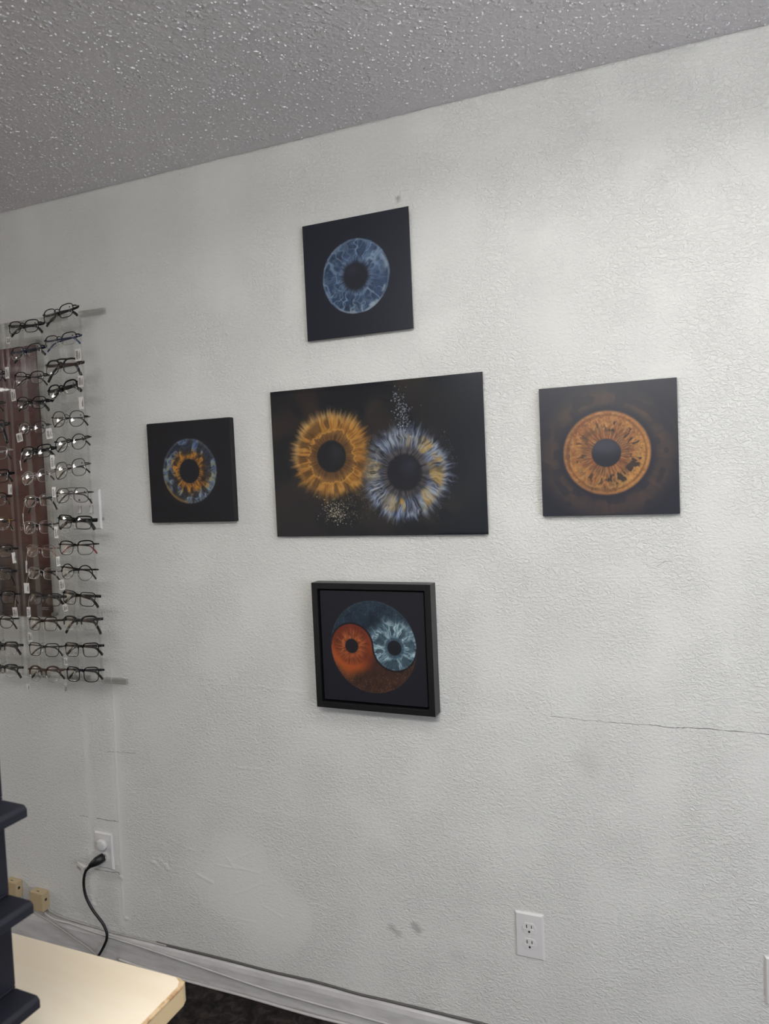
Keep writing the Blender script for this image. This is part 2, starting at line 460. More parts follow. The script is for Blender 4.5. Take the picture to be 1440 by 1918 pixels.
def art_blue(u, v):
    """pale blue iris on dark navy"""
    N = Noise(3)
    bg = np.broadcast_to(C(30, 34, 46), u.shape + (3,)).copy()
    R = .318
    r, th, rr = polar(u, v, .495, .50, R, .335)
    a, b, w = fibres(N, th, rr, 96, .45)
    c1, c2 = webs(N, th, rr, 20, 1.5, 20, 3.6)
    d1, d2 = webs(N, th, rr, 32, 2.4, 50, 3.4)
    base = mixc(C(36, 50, 74), C(46, 66, 98), N(th * 12, rr * 3, 12, 5))
    base = mixc(base, C(34, 40, 52), sstep(.22, .0, rr))
    pit = sstep(.55, .75, N(th * 22, rr * 2.2 + 2, 22, 11)) * sstep(.15, .35, rr) * sstep(.98, .8, rr)
    base = mixc(base, C(32, 42, 60), pit * .8)
    col = mixc(base, C(92, 116, 146), b * .34 * sstep(.02, .2, rr))
    web = np.clip(c1 * sstep(.10, .3, rr) + d1 * .55 * sstep(.1, .3, rr), 0, 1) * (.30 + .7 * N(th * 9, rr * 2, 9, 6))
    col = mixc(col, C(140, 164, 190), np.clip(web, 0, 1) * .95)
    col = mixc(col, C(124, 142, 166), a * .55 * sstep(-.02, .12, rr) * sstep(.45, .15, rr))
    blot = sstep(.52, .78, N(th * 26, rr * 7, 26, 7)) * sstep(.74, .93, rr) * (.3 + .7 * sstep(-.2, .8, np.cos(2 * PI * (th - .88))))
    col = mixc(col, C(164, 174, 180), blot * .8)
    col = mixc(col, C(122, 136, 152), ridge(np.clip((rr - .95) / .12 + .5, 0, 1), 1) * .55)
    edge = 1 + .012 * (N(th * 40, rr * 0, 40, 8) - .5)
    out = mixc(bg, col, sstep(edge + .015, edge - .02, r))
    pupil = np.broadcast_to(C(31, 34, 46), u.shape + (3,))
    pupil = mixc(pupil, C(42, 43, 57), sstep(.25, .05, np.hypot(u - .46, v - .55) / R) * 1.0)
    return mixc(out, pupil, sstep(.36, .315, r))

def art_hazel(u, v):
    """blue iris with a golden inner ring on black"""
    N = Noise(5)
    bg = np.broadcast_to(C(29, 28, 33), u.shape + (3,)).copy()
    R = .333
    r, th, rr = polar(u, v, .50, .505, R, .36)
    a, b, w = fibres(N, th, rr, 90, .5)
    c1, c2 = webs(N, th, rr, 26, 2.6, 30, 3.2)
    d1, d2 = webs(N, th, rr, 38, 4.0, 60, 3.0)
    base = mixc(C(38, 48, 72), C(54, 72, 112), N(th * 10, rr * 3, 10, 5))
    base = mixc(base, C(52, 54, 54), sstep(.45, .65, N(th * 8, rr * 3 + 3, 8, 6)))
    reach = .30 + .55 * N(th * 11, rr * 0, 11, 7)
    gold = sstep(reach + .12, reach - .2, rr)
    base = mixc(base, C(84, 58, 38), gold * .8)
    web = np.clip(c1 + .6 * d1, 0, 1) * sstep(.02, .2, rr)
    yg = np.broadcast_to(C(142, 144, 96), u.shape + (3,))
    wc = mixc(mixc(np.broadcast_to(C(136, 150, 164), u.shape + (3,)), yg, sstep(.35, .7, N(th * 9, rr * 2 + 5, 9, 15))), C(188, 134, 54), sstep(-.1, .12, reach + .08 - rr))
    col = mixc(base, wc, web * .95)
    col = mixc(col, C(196, 130, 46), a * gold * .75)
    col = mixc(col, C(124, 144, 178), b * (1 - gold) * .60)
    col = mixc(col, C(150, 148, 112), a * (1 - gold) * sstep(.75, .35, rr) * .5)
    dark = sstep(.52, .70, N(th * 30, rr * 3.4 + 11, 30, 9)) * sstep(.1, .3, rr)
    col = mixc(col, C(31, 31, 36), dark * .72)
    col = mixc(col, C(104, 112, 124), ridge(np.clip((rr - .93) / .16 + .5, 0, 1), 1) * .40)
    col = mixc(col, C(150, 108, 50), sstep(.75, .95, np.cos(2 * PI * (th - .64))) * sstep(.8, .95, rr) * .7)
    out = mixc(bg, col, sstep(1.02, .96, r))
    return mixc(out, C(28, 28, 36), sstep(.385, .345, r))

def art_amber(u, v):
    """amber iris with dark crypts, its own dim echo around it"""
    N = Noise(7)
    bg = np.broadcast_to(C(40, 42, 54), u.shape + (3,)).copy()
    R = .322
    cx, cy = .492, .475
    r, th, rr = polar(u, v, cx, cy, R, .335)
    halo = sstep(1.02, 1.22, r) * sstep(1.75, 1.25, r)
    hn = .40 + .60 * (.5 * N(th * 40, r * 5, 40, 1) + .5 * N(th * 110, r * 4, 110, 21))
    hn *= 1 - .6 * sstep(.56, .72, N(th * 34, r * 6, 34, 2))
    out = mixc(bg, C(84, 68, 62), halo * hn * 1.0)
    a, b, w = fibres(N, th, rr, 110, .4)
    c1, c2 = webs(N, th, rr, 34, 3.2, 40, 2.6)
    n2 = N(th * 150, rr * 14, 150, 31)
    base = mixc(C(128, 82, 54), C(162, 108, 64), N(th * 14, rr * 4, 14, 5))
    base = mixc(base, C(140, 84, 56), sstep(.34, .0, rr) * .8)
    base = mixc(base, C(108, 80, 58), sstep(.45, .75, N(th * 10, rr * 5 + 4, 10, 6)) * .7)
    base = mixc(base, C(188, 140, 74), sstep(.3, .9, np.cos(2 * PI * (th - .93))) * sstep(.4, .7, rr) * .6)
    base = base * (.82 + .36 * n2)[..., None]
    col = mixc(base, C(206, 158, 92), (c1 * .40 + .25 * c2) * sstep(.15, .45, rr))
    col = mixc(col, C(196, 142, 92), a * .6 * sstep(.5, .1, rr))
    col = mixc(col, C(78, 50, 38), ridge(N(th * 110 + w * 2, rr * 1.6, 110, 8), 1.9) * .65 * sstep(.75, .1, rr))
    ring = .40 + .05 * np.cos(2 * PI * (th - .95))
    cr = sstep(.60, .68, .7 * N(th * 64 + w, rr * 4.2 + 3, 64, 9) + .3 * N(th * 128 + w, rr * 9, 128, 19)) * sstep(.24, .12, np.abs(rr - ring - .06))
    cr = cr * (.30 + .7 * sstep(-.2, .5, np.cos(2 * PI * (th + .02))) + .35 * sstep(.4, 1, np.cos(2 * PI * (th - .6))) + .2 * sstep(.6, 1, np.cos(2 * PI * (th - .30))))
    col = mixc(col, C(52, 44, 44), np.clip(cr * 1.3, 0, 1) * .92)
    col = mixc(col, C(112, 74, 50), sstep(.78, .84, rr) * sstep(.9, .85, rr) * .6)
    col = mixc(col, C(176, 118, 76), sstep(.88, .95, rr) * .5)
    out = mixc(out, col, sstep(1.03, .96, r))
    pupil = mixc(np.broadcast_to(C(36, 39, 50), u.shape + (3,)), C(66, 68, 82), sstep(.17, .02, np.hypot((u - cx + .01) * .8, (v - cy - .055) * 1.6)) * .9)
    return mixc(out, pupil, sstep(.355, .315, r))

def dust(u, v, N, rng, pts, n, size, sx, sy, col, out, ang=0):
    for (cx, cy) in pts:
        px = cx + rng.randn(n) * sx; py = cy + rng.randn(n) * sy
        for x, y in zip(px, py):
            s = size * (.4 + rng.rand())
            i = np.abs(v[:, 0] - y) < 3 * s; j = np.abs(u[0] - x) < 3 * s
            if i.any() and j.any():
                sub = np.ix_(i, j)
                k = np.exp(-((u[sub] - x) ** 2 + (v[sub] - y) ** 2) / (s * s)) * (.35 + .65 * rng.rand())
                out[sub] = mixc(out[sub], col, k)
    return out

def art_pair(u, v):
    """two colliding irises, amber and blue-grey, bursting into powder; u spans 0..1.5"""
    N = Noise(11); rng = np.random.RandomState(4)
    bg = np.broadcast_to(C(20, 24, 32), u.shape + (3,)).copy()
    sm = N(u * 4, v * 4, 64, 1) * .5 + N(u * 9, v * 9, 64, 2) * .3 + N(u * 22, v * 22, 64, 3) * .2
    bg = mixc(bg, C(58, 46, 42), sstep(.35, .75, sm) * sstep(1.5, .2, np.hypot(u - .3, (v - .75) * 1.2)) * .75)
    bg = mixc(bg, C(56, 50, 44), sstep(.4, .75, sm) * ridge(np.clip((np.hypot(u - 1.02, v - .55) - .46) / .34 + .5, 0, 1), 1.1) * .8)
    bg = mixc(bg, C(22, 32, 46), sstep(1.0, 1.5, u) * .6)
    out = bg
    # blue-grey iris
    R = .345; cx, cy = .965, .405
    r, th, rr = polar(u, v, cx, cy, R, .335)
    a, b, w = fibres(N, th, rr, 84, .55)
    f3 = ridge(N(th * 140 + w * 3, rr * 2.0, 140, 44), 2.2)
    c1, c2 = webs(N, th, rr, 30, 1.3, 40, 3.2)
    base = mixc(C(54, 60, 76), C(84, 96, 122), N(th * 12, rr * 3, 12, 5))
    base = mixc(base, C(92, 84, 84), sstep(.34, .05, rr) * .9)
    lump = N(th * 15, rr * 2.0, 15, 6) * .6 + N(th * 40, rr * 4, 40, 46) * .4
    where = .75 * sstep(.15, .85, np.cos(2 * PI * (th - .06))) * sstep(.95, .6, rr) + .9 * sstep(.80, .98, np.cos(2 * PI * (th - .80))) + .6 * sstep(.90, .99, np.cos(2 * PI * (th - .69))) + .55 * sstep(.90, .99, np.cos(2 * PI * (th - .47)))
    yel = sstep(.44, .58, lump) * sstep(.14, .3, rr) * sstep(.80, .55, rr) * where
    col = mixc(base, C(36, 58, 104), sstep(.3, 1.0, np.cos(2 * PI * (th - .70))) * sstep(.45, .8, rr) * .85)
    col = mixc(col, C(52, 78, 128), sstep(.5, 1.0, np.cos(2 * PI * (th - .28))) * sstep(.45, .8, rr) * .5)
    col = mixc(col, C(32, 34, 42), ridge(N(th * 96 + w * 2.5, rr * 1.3, 96, 12), 1.5) * .78)
    col = mixc(col, C(34, 37, 44), sstep(.55, .66, N(th * 34 + w, rr * 1.8 + 2, 34, 47)) * sstep(.12, .25, rr) * sstep(.7, .5, rr) * .75)
    col = mixc(col, C(172, 186, 210), np.clip(a * .6 + f3 * .5, 0, 1) * sstep(.10, .45, rr) * .92)
    col = mixc(col, C(196, 150, 66), np.clip(yel, 0, 1) * (.45 + .5 * a))
    col = mixc(col, C(186, 186, 178), c1 * .40 * sstep(.15, .35, rr) * sstep(.9, .6, rr))
    soft = sstep(1.06, .72, r - .06 * (N(th * 50, r * 0, 50, 13) - .5) - .14 * (N(th * 180, r * 3, 180, 14) - .5) - .10 * (N(th * 7, r * 0, 7, 15) - .5))
    al = np.clip(soft * (.35 + .65 * soft + .5 * (a - .4) * (1 - soft)), 0, 1)
    al = al * (1 - .55 * sstep(.6, 1.0, np.cos(2 * PI * (th - .42))) * sstep(.4, .9, rr))
    out = mixc(out, col, al)
    out = mixc(out, C(27, 30, 40), sstep(.395, .30, r))
    out = mixc(out, C(46, 50, 66), sstep(.30, .05, np.hypot((u - cx - .035) * 1.2, (v - cy - .04)) / R) * sstep(.33, .26, r) * .7)
    # amber iris
    R = .318; cx, cy = .448, .535
    r, th, rr = polar(u, v, cx, cy, R, .325)
    a, b, w = fibres(N, th, rr, 110, .35)
    f3 = ridge(N(th * 260 + w * 2, rr * 2.4, 260, 48), 1.4)
    c1, c2 = webs(N, th, rr, 26, 2.0, 60, 2.8)
    base = mixc(C(142, 90, 38), C(192, 132, 54), N(th * 13, rr * 2.5, 13, 25))
    base = mixc(base, C(196, 164, 114), sstep(.50, .85, rr) * sstep(-.1, .8, np.cos(2 * PI * (th - .34))) * .95)
    base = mixc(base, C(98, 72, 38), sstep(-.2, .9, np.cos(2 * PI * (th - .78))) * sstep(.45, .85, rr) * .85)
    col = mixc(base, C(48, 34, 24), ridge(N(th * 110 + w * 2, rr * 1.2, 110, 26), 1.6) * (.42 + .50 * sstep(.40, .15, rr)))
    cloud = N(th * 18, rr * 4, 18, 61) * .6 + N(th * 44, rr * 8, 44, 62) * .4
    col = mixc(col, C(112, 74, 40), sstep(.55, .75, cloud) * sstep(.35, .5, rr) * .55)
    col = mixc(col, C(214, 158, 84), sstep(.45, .25, cloud) * sstep(.35, .5, rr) * .5)
    zig = .34 + .16 * (N(th * 40, rr * 0, 40, 27) - .5) + .08 * (N(th * 90, rr * 0, 90, 37) - .5)
    col = mixc(col, C(92, 66, 44), sstep(zig, zig - .06, rr) * .7)
    col = mixc(col, C(222, 166, 82), ridge(np.clip((rr - zig) / .08 + .5, 0, 1), 1) * .6)
    col = mixc(col, C(220, 160, 76), np.clip(a * .35 + f3 * .25 + c1 * .15, 0, 1) * sstep(.1, .4, rr))
    col = mixc(col, C(56, 40, 28), sstep(.56, .68, N(th * 34 + w, rr * 1.6 + 4, 34, 28)) * sstep(.30, .42, rr) * sstep(.8, .6, rr) * .55)
    soft = sstep(1.06, .76, r - .05 * (N(th * 40, r * 0, 40, 33) - .5) - .12 * (N(th * 170, r * 3, 170, 34) - .5) - .10 * (N(th * 7, r * 0, 7, 35) - .5))
    al = np.clip(soft * (.35 + .65 * soft + .5 * (a - .4) * (1 - soft)), 0, 1)
    al = al * (1 - .75 * sstep(.80, 1.0, np.cos(2 * PI * (th - .97))) * sstep(.55, .95, rr)) * (1 - .4 * sstep(.7, 1, np.cos(2 * PI * (th - .72))) * sstep(.5, .9, rr))
    out = mixc(out, col, al)
    out = mixc(out, C(24, 26, 34), sstep(.37, .30, r))
    out = mixc(out, C(48, 50, 60), sstep(.30, .02, np.hypot((u - cx - .035) * 1.2, (v - cy - .03)) / R) * sstep(.31, .25, r) * .7)
    # powder
    out = dust(u, v, N, rng, [(.43, .19), (.47, .16), (.45, .13)], 90, .0032, .045, .035, C(206, 190, 160), out)
    out = dust(u, v, N, rng, [(.60, .22), (.56, .16)], 90, .003, .05, .06, C(120, 106, 84), out)
    out = dust(u, v, N, rng, [(.955, .86), (.97, .79), (.96, .73)], 70, .0034, .03, .045, C(176, 184, 196), out)
    out = dust(u, v, N, rng, [(.73, .55), (.70, .45), (.71, .35), (.69, .28)], 60, .003, .025, .05, C(96, 92, 84), out)
    out = dust(u, v, N, rng, [(1.28, .40), (1.25, .55), (1.2, .24)], 30, .003, .03, .07, C(96, 104, 116), out)
    return out

def art_halves(u, v):
    """disc parted by an S curve: rust iris low left, ice-blue iris right, speckled fields"""
    N = Noise(13); rng = np.random.RandomState(9)
    bg = np.broadcast_to(C(27, 28, 37), u.shape + (3,)).copy()
    cx, cy, R = .505, .505, .415
    d = np.hypot(u - cx, v - cy) / R
    lx, rx = cx - .5 * R, cx + .5 * R
    dl = np.hypot(u - lx, v - cy) / (R * .5); dr = np.hypot(u - rx, v - cy) / (R * .5)
    blue = ((v > cy) & (dl > 1)) | (dr < 1)
    n = N(u * 14, v * 14, 64, 1) * .5 + N(u * 40, v * 40, 64, 2) * .5
    top = mixc(np.broadcast_to(C(24, 32, 43), u.shape + (3,)), C(40, 58, 74), n)
    low = mixc(np.broadcast_to(C(40, 28, 27), u.shape + (3,)), C(70, 46, 36), n)
    # ice-blue iris reaching into the upper field
    r, th, rr = polar(u, v, rx, cy, R * .5, .31)
    a, b, w = fibres(N, th, rr, 80, .45); c1, c2 = webs(N, th, rr, 24, 1.4, 40, 2.8)
    ic = mixc(C(54, 78, 94), C(84, 114, 128), N(th * 12, rr * 3, 12, 5))
    ic = mixc(ic, C(36, 56, 72), ridge(N(th * 40 + w * 2, rr * 1.8, 40, 6), 1.6) * .8)
    ic = mixc(ic, C(172, 196, 204), np.clip(c1 * .42 + .62 * a + .35 * b, 0, 1) * sstep(.08, .35, rr))
    ic = mixc(ic, C(34, 50, 62), sstep(.55, .68, N(th * 26 + w, rr * 1.6 + 2, 26, 57)) * sstep(.2, .35, rr) * sstep(1.1, .8, rr) * .7)
    ic = mixc(ic, C(70, 84, 98), sstep(.25, .0, rr) * .7)
    fld = mixc(top, ic, sstep(1.55 + .3 * (N(th * 30, r * 0, 30, 7) - .5), .85, r))
    fld = mixc(fld, C(24, 27, 35), sstep(.345, .30, r))
    # rust iris bleeding into the lower field
    r, th, rr = polar(u, v, lx, cy, R * .5, .30)
    a, b, w = fibres(N, th, rr, 76, .4); c1, c2 = webs(N, th, rr, 24, 3, 60, 2.6)
    ru = mixc(C(98, 44, 27), C(130, 60, 34), N(th * 12, rr * 3, 12, 15))
    ru = mixc(ru, C(168, 82, 38), sstep(.1, .9, np.cos(2 * PI * (th - .68))) * sstep(.4, .9, rr) * .9)
    ru = mixc(ru, C(104, 42, 32), sstep(.0, 1, np.cos(2 * PI * (th - .25))) * sstep(.4, .8, rr) * .8)
    ru = mixc(ru, C(58, 26, 22), ridge(N(th * 56 + w * 2, rr * 1.8, 56, 16), 1.8) * .65 * sstep(.9, .5, rr))
    ru = mixc(ru, C(196, 110, 62), (a * .6 + b * .3) * sstep(.8, .2, rr))
    fl2 = mixc(low, ru, sstep(1.5 + .5 * (N(th * 14, r * 0, 14, 17) - .5), .9, r))
    fl2 = mixc(fl2, C(26, 26, 33), sstep(.335, .29, r))
    out = np.where(blue[..., None], fld, fl2)
    # dark seam along the S curve
    seam = np.minimum(np.where(v > cy, np.abs(dl - 1), 9), np.where(v <= cy, np.abs(dr - 1), 9))
    out = mixc(out, C(20, 22, 28), sstep(.055, .02, seam))
    img = mixc(bg, out, sstep(1.004, .99, d))
    for k in range(1500):
        t = rng.rand() * 2 * PI; q = 1 - abs(rng.randn()) * .16
        x, y = cx + R * q * math.cos(t), cy + R * q * math.sin(t)
        if q < 0: continue
        up = y > cy
        if min(math.hypot(x - lx, y - cy), math.hypot(x - rx, y - cy)) < R * .5: continue
        s = .0022
        i = np.abs(v[:, 0] - y) < .007; j = np.abs(u[0] - x) < .007
        if i.any() and j.any():
            sub = np.ix_(i, j)
            kk = np.exp(-((u[sub] - x) ** 2 + (v[sub] - y) ** 2) / (s * s)) * (.2 + .6 * rng.rand())
            img[sub] = mixc(img[sub], C(120, 132, 150) if up else C(170, 120, 92), kk)
    ring = sstep(.014, .002, np.abs(d - .995)) * .4
    return mixc(img, np.where((v > cy)[..., None], C(72, 86, 102), C(96, 70, 60)), ring)

def art_poster(u, v):
    """blurred maroon photograph: u 0..1 across 0.56 m, v 0..1 up 0.865 m"""
    N = Noise(17)
    c = np.broadcast_to(C(98, 46, 48), u.shape + (3,)).copy()
    c = mixc(c, C(138, 118, 128), sstep(.17, .0, np.hypot((u - .90), (v - .90) * .9)) * .8)
    c = mixc(c, C(118, 84, 88), sstep(.30, .0, np.hypot((u - .78) * .9, (v - .80) * 2)) * .7)
    c = mixc(c, C(148, 112, 104), sstep(.035, .0, np.abs(v - .515 - (u - .8) * .30)) * sstep(.95, .85, u) * .6)
    c = mixc(c, C(104, 86, 84), sstep(.34, .22, v) * sstep(.97, .80, u) * .9)
    c = mixc(c, C(92, 40, 42), sstep(.37, .33, v) * sstep(.23, .27, v) * sstep(.80, .93, u) * .9)
    c = mixc(c, C(74, 56, 56), sstep(.24, .14, v) * .9)
    c = mixc(c, C(40, 42, 66), sstep(.66, .60, u + .05 * (v - .2)) * sstep(.40, .34, v) * .95)
    c = mixc(c, C(112, 96, 98), sstep(.05, .0, np.abs(u - .985)) * sstep(.25, .5, v) * .6)  # grey strip by the right edge: cover reflection and shade painted in
    return c + (.02 * (N(u * 40, v * 60, 64, 1) - .5))[..., None]

def painted(name, fn, w, h, nx, ny, material, parent, uw, y=0.0, gain=1.0):
    """front face of a print, w x h metres, centred on x, bottom at z = -h/2, facing -y; colours from fn at every point"""
    U, V = np.meshgrid((np.arange(nx) + .0) / (nx - 1), (np.arange(ny) + .0) / (ny - 1))
    rgb = np.clip(fn(U * uw, V), 0, 1)
    L = np.where(rgb <= .04045, rgb / 12.92, ((rgb + .055) / 1.055) ** 2.4) * gain
    co = np.stack([(U - .5) * w, np.full_like(U, y), (V - .5) * h], -1).reshape(-1, 3)
    idx = np.arange(nx * ny).reshape(ny, nx)
    q = np.stack([idx[:-1, :-1], idx[:-1, 1:], idx[1:, 1:], idx[1:, :-1]], -1).reshape(-1, 4)
    me = bpy.data.meshes.new(name)
    me.vertices.add(len(co)); me.vertices.foreach_set('co', co.ravel())
    me.loops.add(q.size); me.loops.foreach_set('vertex_index', q.ravel())
    me.polygons.add(len(q)); me.polygons.foreach_set('loop_start', np.arange(0, q.size, 4)); me.polygons.foreach_set('loop_total', np.full(len(q), 4))
    me.update(); me.validate()
    at = me.color_attributes.new('ink', 'FLOAT_COLOR', 'POINT')
    at.data.foreach_set('color', np.concatenate([L.reshape(-1, 3), np.ones((len(co), 1))], 1).astype(np.float32).ravel())
    me.materials.append(material)
    o = bpy.data.objects.new(name, me); COL.objects.link(o); o.parent = parent
    return o

def print_material(name, rough, spec=.5, coat=0.0):
    m = mat(name, (40, 40, 40), rough, spec=spec)
    g = NT(m); a = g.n('ShaderNodeAttribute'); a.attribute_name = 'ink'
    g.L.new(a.outputs['Color'], bsdf(m).inputs['Base Color'])
    if coat:
        bsdf(m).inputs['Coat Weight'].default_value = coat; bsdf(m).inputs['Coat Roughness'].default_value = 0.03
    return m
M_black_edge = mat('black_panel_edge', (24, 24, 28), 0.45)
M_canvas = mat('black_canvas_wrap', (25, 25, 29), 0.8)
M_frame = mat('black_wood_frame', (22, 23, 26), 0.38)
M_satin_ink = print_material('satin_print_ink', 0.36, .5)
M_gloss_ink = print_material('gloss_print_ink', 0.25, .5, 1.0)
M_canvas_ink = print_material('canvas_print_ink', 0.6, .35)
M_matte_ink = print_material('matt_print_ink', 0.5, .4)
GAIN = .98

def flat_print(name, label, x, z, w, h, fn, nx, ny, ink, uw, off=.010, th=.003, tilt=0.0, gain=1.0):
    t = empty(name, (x, -off, z), label, 'picture', 'iris pictures on the wall', rot=(0, tilt, 0))
    MB().box(-w / 2, -th, -h / 2, w / 2, 0, h / 2).build('panel', M_black_edge, t, bevel=.0006)
    MB().box(-w / 2 + .05, 0, -h / 2 + .05, w / 2 - .05, off - .0005, -h / 2 + .07).build('hanging_rail', M_black_edge, t)
    MB().box(-w / 2 + .05, 0, h / 2 - .07, w / 2 - .05, off - .0005, h / 2 - .05).build('hanging_rail', M_black_edge, t)
    painted('print', fn, w - .0016, h - .0016, nx, ny, ink, t, uw, -th - .0004, gain)
    return t

flat_print('wall_print', 'square frameless print of a blue iris on dark navy, hung highest', -0.7815, 2.0055, .297, .298, art_blue, 300, 300, M_satin_ink, 1.0, gain=.88)
flat_print('wall_print', 'wide glossy print of two irises, amber and blue-grey, bursting into powder', -0.757, 1.5375, .590, .392, art_pair, 540, 360, M_gloss_ink, 1.5, gain=.85)
flat_print('wall_print', 'square frameless print of one amber iris with dark pits on slate grey', -0.179, 1.5315, .30, .298, art_amber, 320, 320, M_satin_ink, 1.0, gain=.85)

# stretched canvas
t = empty('canvas_print', (-1.3256, -0.0, 1.5309), 'small black stretched canvas showing a blue and gold iris, nearest the eyeglasses', 'picture', 'iris pictures on the wall')
w = .2896
MB().box(-w / 2, -.020, -w / 2, w / 2, -.0005, w / 2).build('canvas_wrap', M_canvas, t, bevel=.003)
painted('print', art_hazel, w - .008, w - .008, 260, 260, M_canvas_ink, t, 1.0, -.0204, GAIN)

# floater frame with a recessed print
t = empty('framed_print', (-0.7735, 0.0, 1.054), 'black floater-framed print of a rust and an ice-blue iris in one disc, hung lowest', 'picture', 'iris pictures on the wall')
w = .333; e = .016
fr = MB()
for (a, b, c, d) in ((-w / 2, -w / 2, -w / 2 + e, w / 2), (w / 2 - e, -w / 2, w / 2, w / 2), (-w / 2 + e, -w / 2, w / 2 - e, -w / 2 + e), (-w / 2 + e, w / 2 - e, w / 2 - e, w / 2)):
    fr.box(a, -.040, b, c, -.001, d)
fr.box(-w / 2 + e, -.012, -w / 2 + e, w / 2 - e, -.006, w / 2 - e)
fr.build('frame', M_frame, t, bevel=.0008)
iw = w - 2 * e - .010
MB().box(-iw / 2, -.034, -iw / 2, iw / 2, -.012, iw / 2).build('print_panel', M_canvas, t, bevel=.001)
painted('print', art_halves, iw - .002, iw - .002, 330, 330, M_matte_ink, t, 1.0, -.0344, GAIN)

# ------------------------------------------------------------------ clear acrylic and lenses
def clear(name, tint, base, graze, rough=0.03):
    """thin clear plastic: see-through, with a reflection that grows towards grazing angles"""
    m = bpy.data.materials.new(name); m.use_nodes = True
    g = NT(m); t = m.node_tree; t.nodes.clear()
    o = g.n('ShaderNodeOutputMaterial'); mx = g.n('ShaderNodeMixShader')
    tr = g.n('ShaderNodeBsdfTransparent'); gl = g.n('ShaderNodeBsdfGlossy'); lw = g.n('ShaderNodeLayerWeight')
    tr.inputs[0].default_value = (*tint, 1); gl.inputs['Roughness'].default_value = rough
    lw.inputs['Blend'].default_value = 0.5
    f = g.math('ADD', base, g.math('MULTIPLY', g.math('POWER', lw.outputs['Facing'], 4.0), graze))
    t.links.new(f, mx.inputs[0]); t.links.new(tr.outputs[0], mx.inputs[1]); t.links.new(gl.outputs[0], mx.inputs[2])
    t.links.new(mx.outputs[0], o.inputs[0])
    return m
M_acrylic = clear('clear_acrylic', (.965, .965, .96), .03, .35)
M_acrylic_edge = clear('clear_acrylic_edge', (.965, .965, .955), .12, .5, .10)
M_lens = clear('demo_lens', (.985, .985, .985), .05, .4, .02)
M_pad = clear('silicone_pad', (.90, .90, .88), .12, .5, .10)

M_tag = mat('white_tag_card', (214, 210, 206), 0.6)
M_ink = mat('printed_ink', (52, 50, 52), 0.6)
M_thread = mat('tag_thread', (176, 168, 164), 0.7)
M_plastic_white = mat('white_plastic', (216, 214, 214), 0.35)
M_slot = mat('dark_slot', (28, 26, 26), 0.7)
M_metal = mat('screw_metal', (190, 190, 190), 0.3, 1.0)

# ------------------------------------------------------------------ poster behind the eyeglasses
M_poster_ink = print_material('poster_ink', 0.5, .4)
PW, PH = .56, .865
pc = (-1.899 - PW / 2, 1.0895 + PH / 2)
t = empty('acrylic_poster', (pc[0], 0, pc[1]), 'maroon poster under a clear acrylic cover, on the wall behind the eyeglasses', 'poster')
MB().box(-PW / 2, -.004, -PH / 2, PW / 2, -.0005, PH / 2).build('backing', mat('poster_backing', (90, 70, 70), .7), t)
painted('print', art_poster, PW, PH, 240, 370, M_poster_ink, t, 1.0, -.0044, 1.0)
MB().box(-PW / 2 - .04, -.012, -PH / 2 - .0, PW / 2 + .036, -.009, PH / 2 + .022).build('clear_cover', M_acrylic, t)
for sx, sz in ((PW / 2 + .012, PH / 2 + .008), (PW / 2 + .012, -PH / 2 + .012), (-PW / 2 - .02, PH / 2 + .008), (-PW / 2 - .02, -PH / 2 + .012)):
    MB().tube([(sx, -.0005, sz), (sx, -.017, sz)], .006, 12, up=(0, 0, 1)).build('standoff', M_metal, t, smooth=False)
def letters(text, size, x, y, z, m, parent, name='lettering', space=1.0):
    cu = bpy.data.curves.new(name, 'FONT'); cu.body = text; cu.size = size; cu.extrude = .0002; cu.space_character = space
    ob = bpy.data.objects.new(name, cu); COL.objects.link(ob)
    me = bpy.data.meshes.new_from_object(ob.evaluated_get(bpy.context.evaluated_depsgraph_get()))
    COL.objects.unlink(ob); bpy.data.objects.remove(ob)
    o = bpy.data.objects.new(name, me); COL.objects.link(o)
    me.materials.clear(); me.materials.append(m)
    o.parent = parent; o.location = (x, y, z); o.rotation_euler = (PI / 2, 0, 0)
    return o
M_poster_white = mat('poster_white_ink', (205, 196, 196), .5)
for ch, lx in (('B', -2.098), ('O', -2.056), ('U', -2.015)):
    letters(ch, .0165, lx - pc[0], -.0050, 1.370 - pc[1], M_poster_white, t)
MB().box(-1.945 - pc[0], -.0052, 1.114 - pc[1], -1.915 - pc[0], -.0046, 1.1155 - pc[1]).box(-1.941 - pc[0], -.0052, 1.119 - pc[1], -1.913 - pc[0], -.0046, 1.1205 - pc[1]).build('small_print', M_poster_white, t)

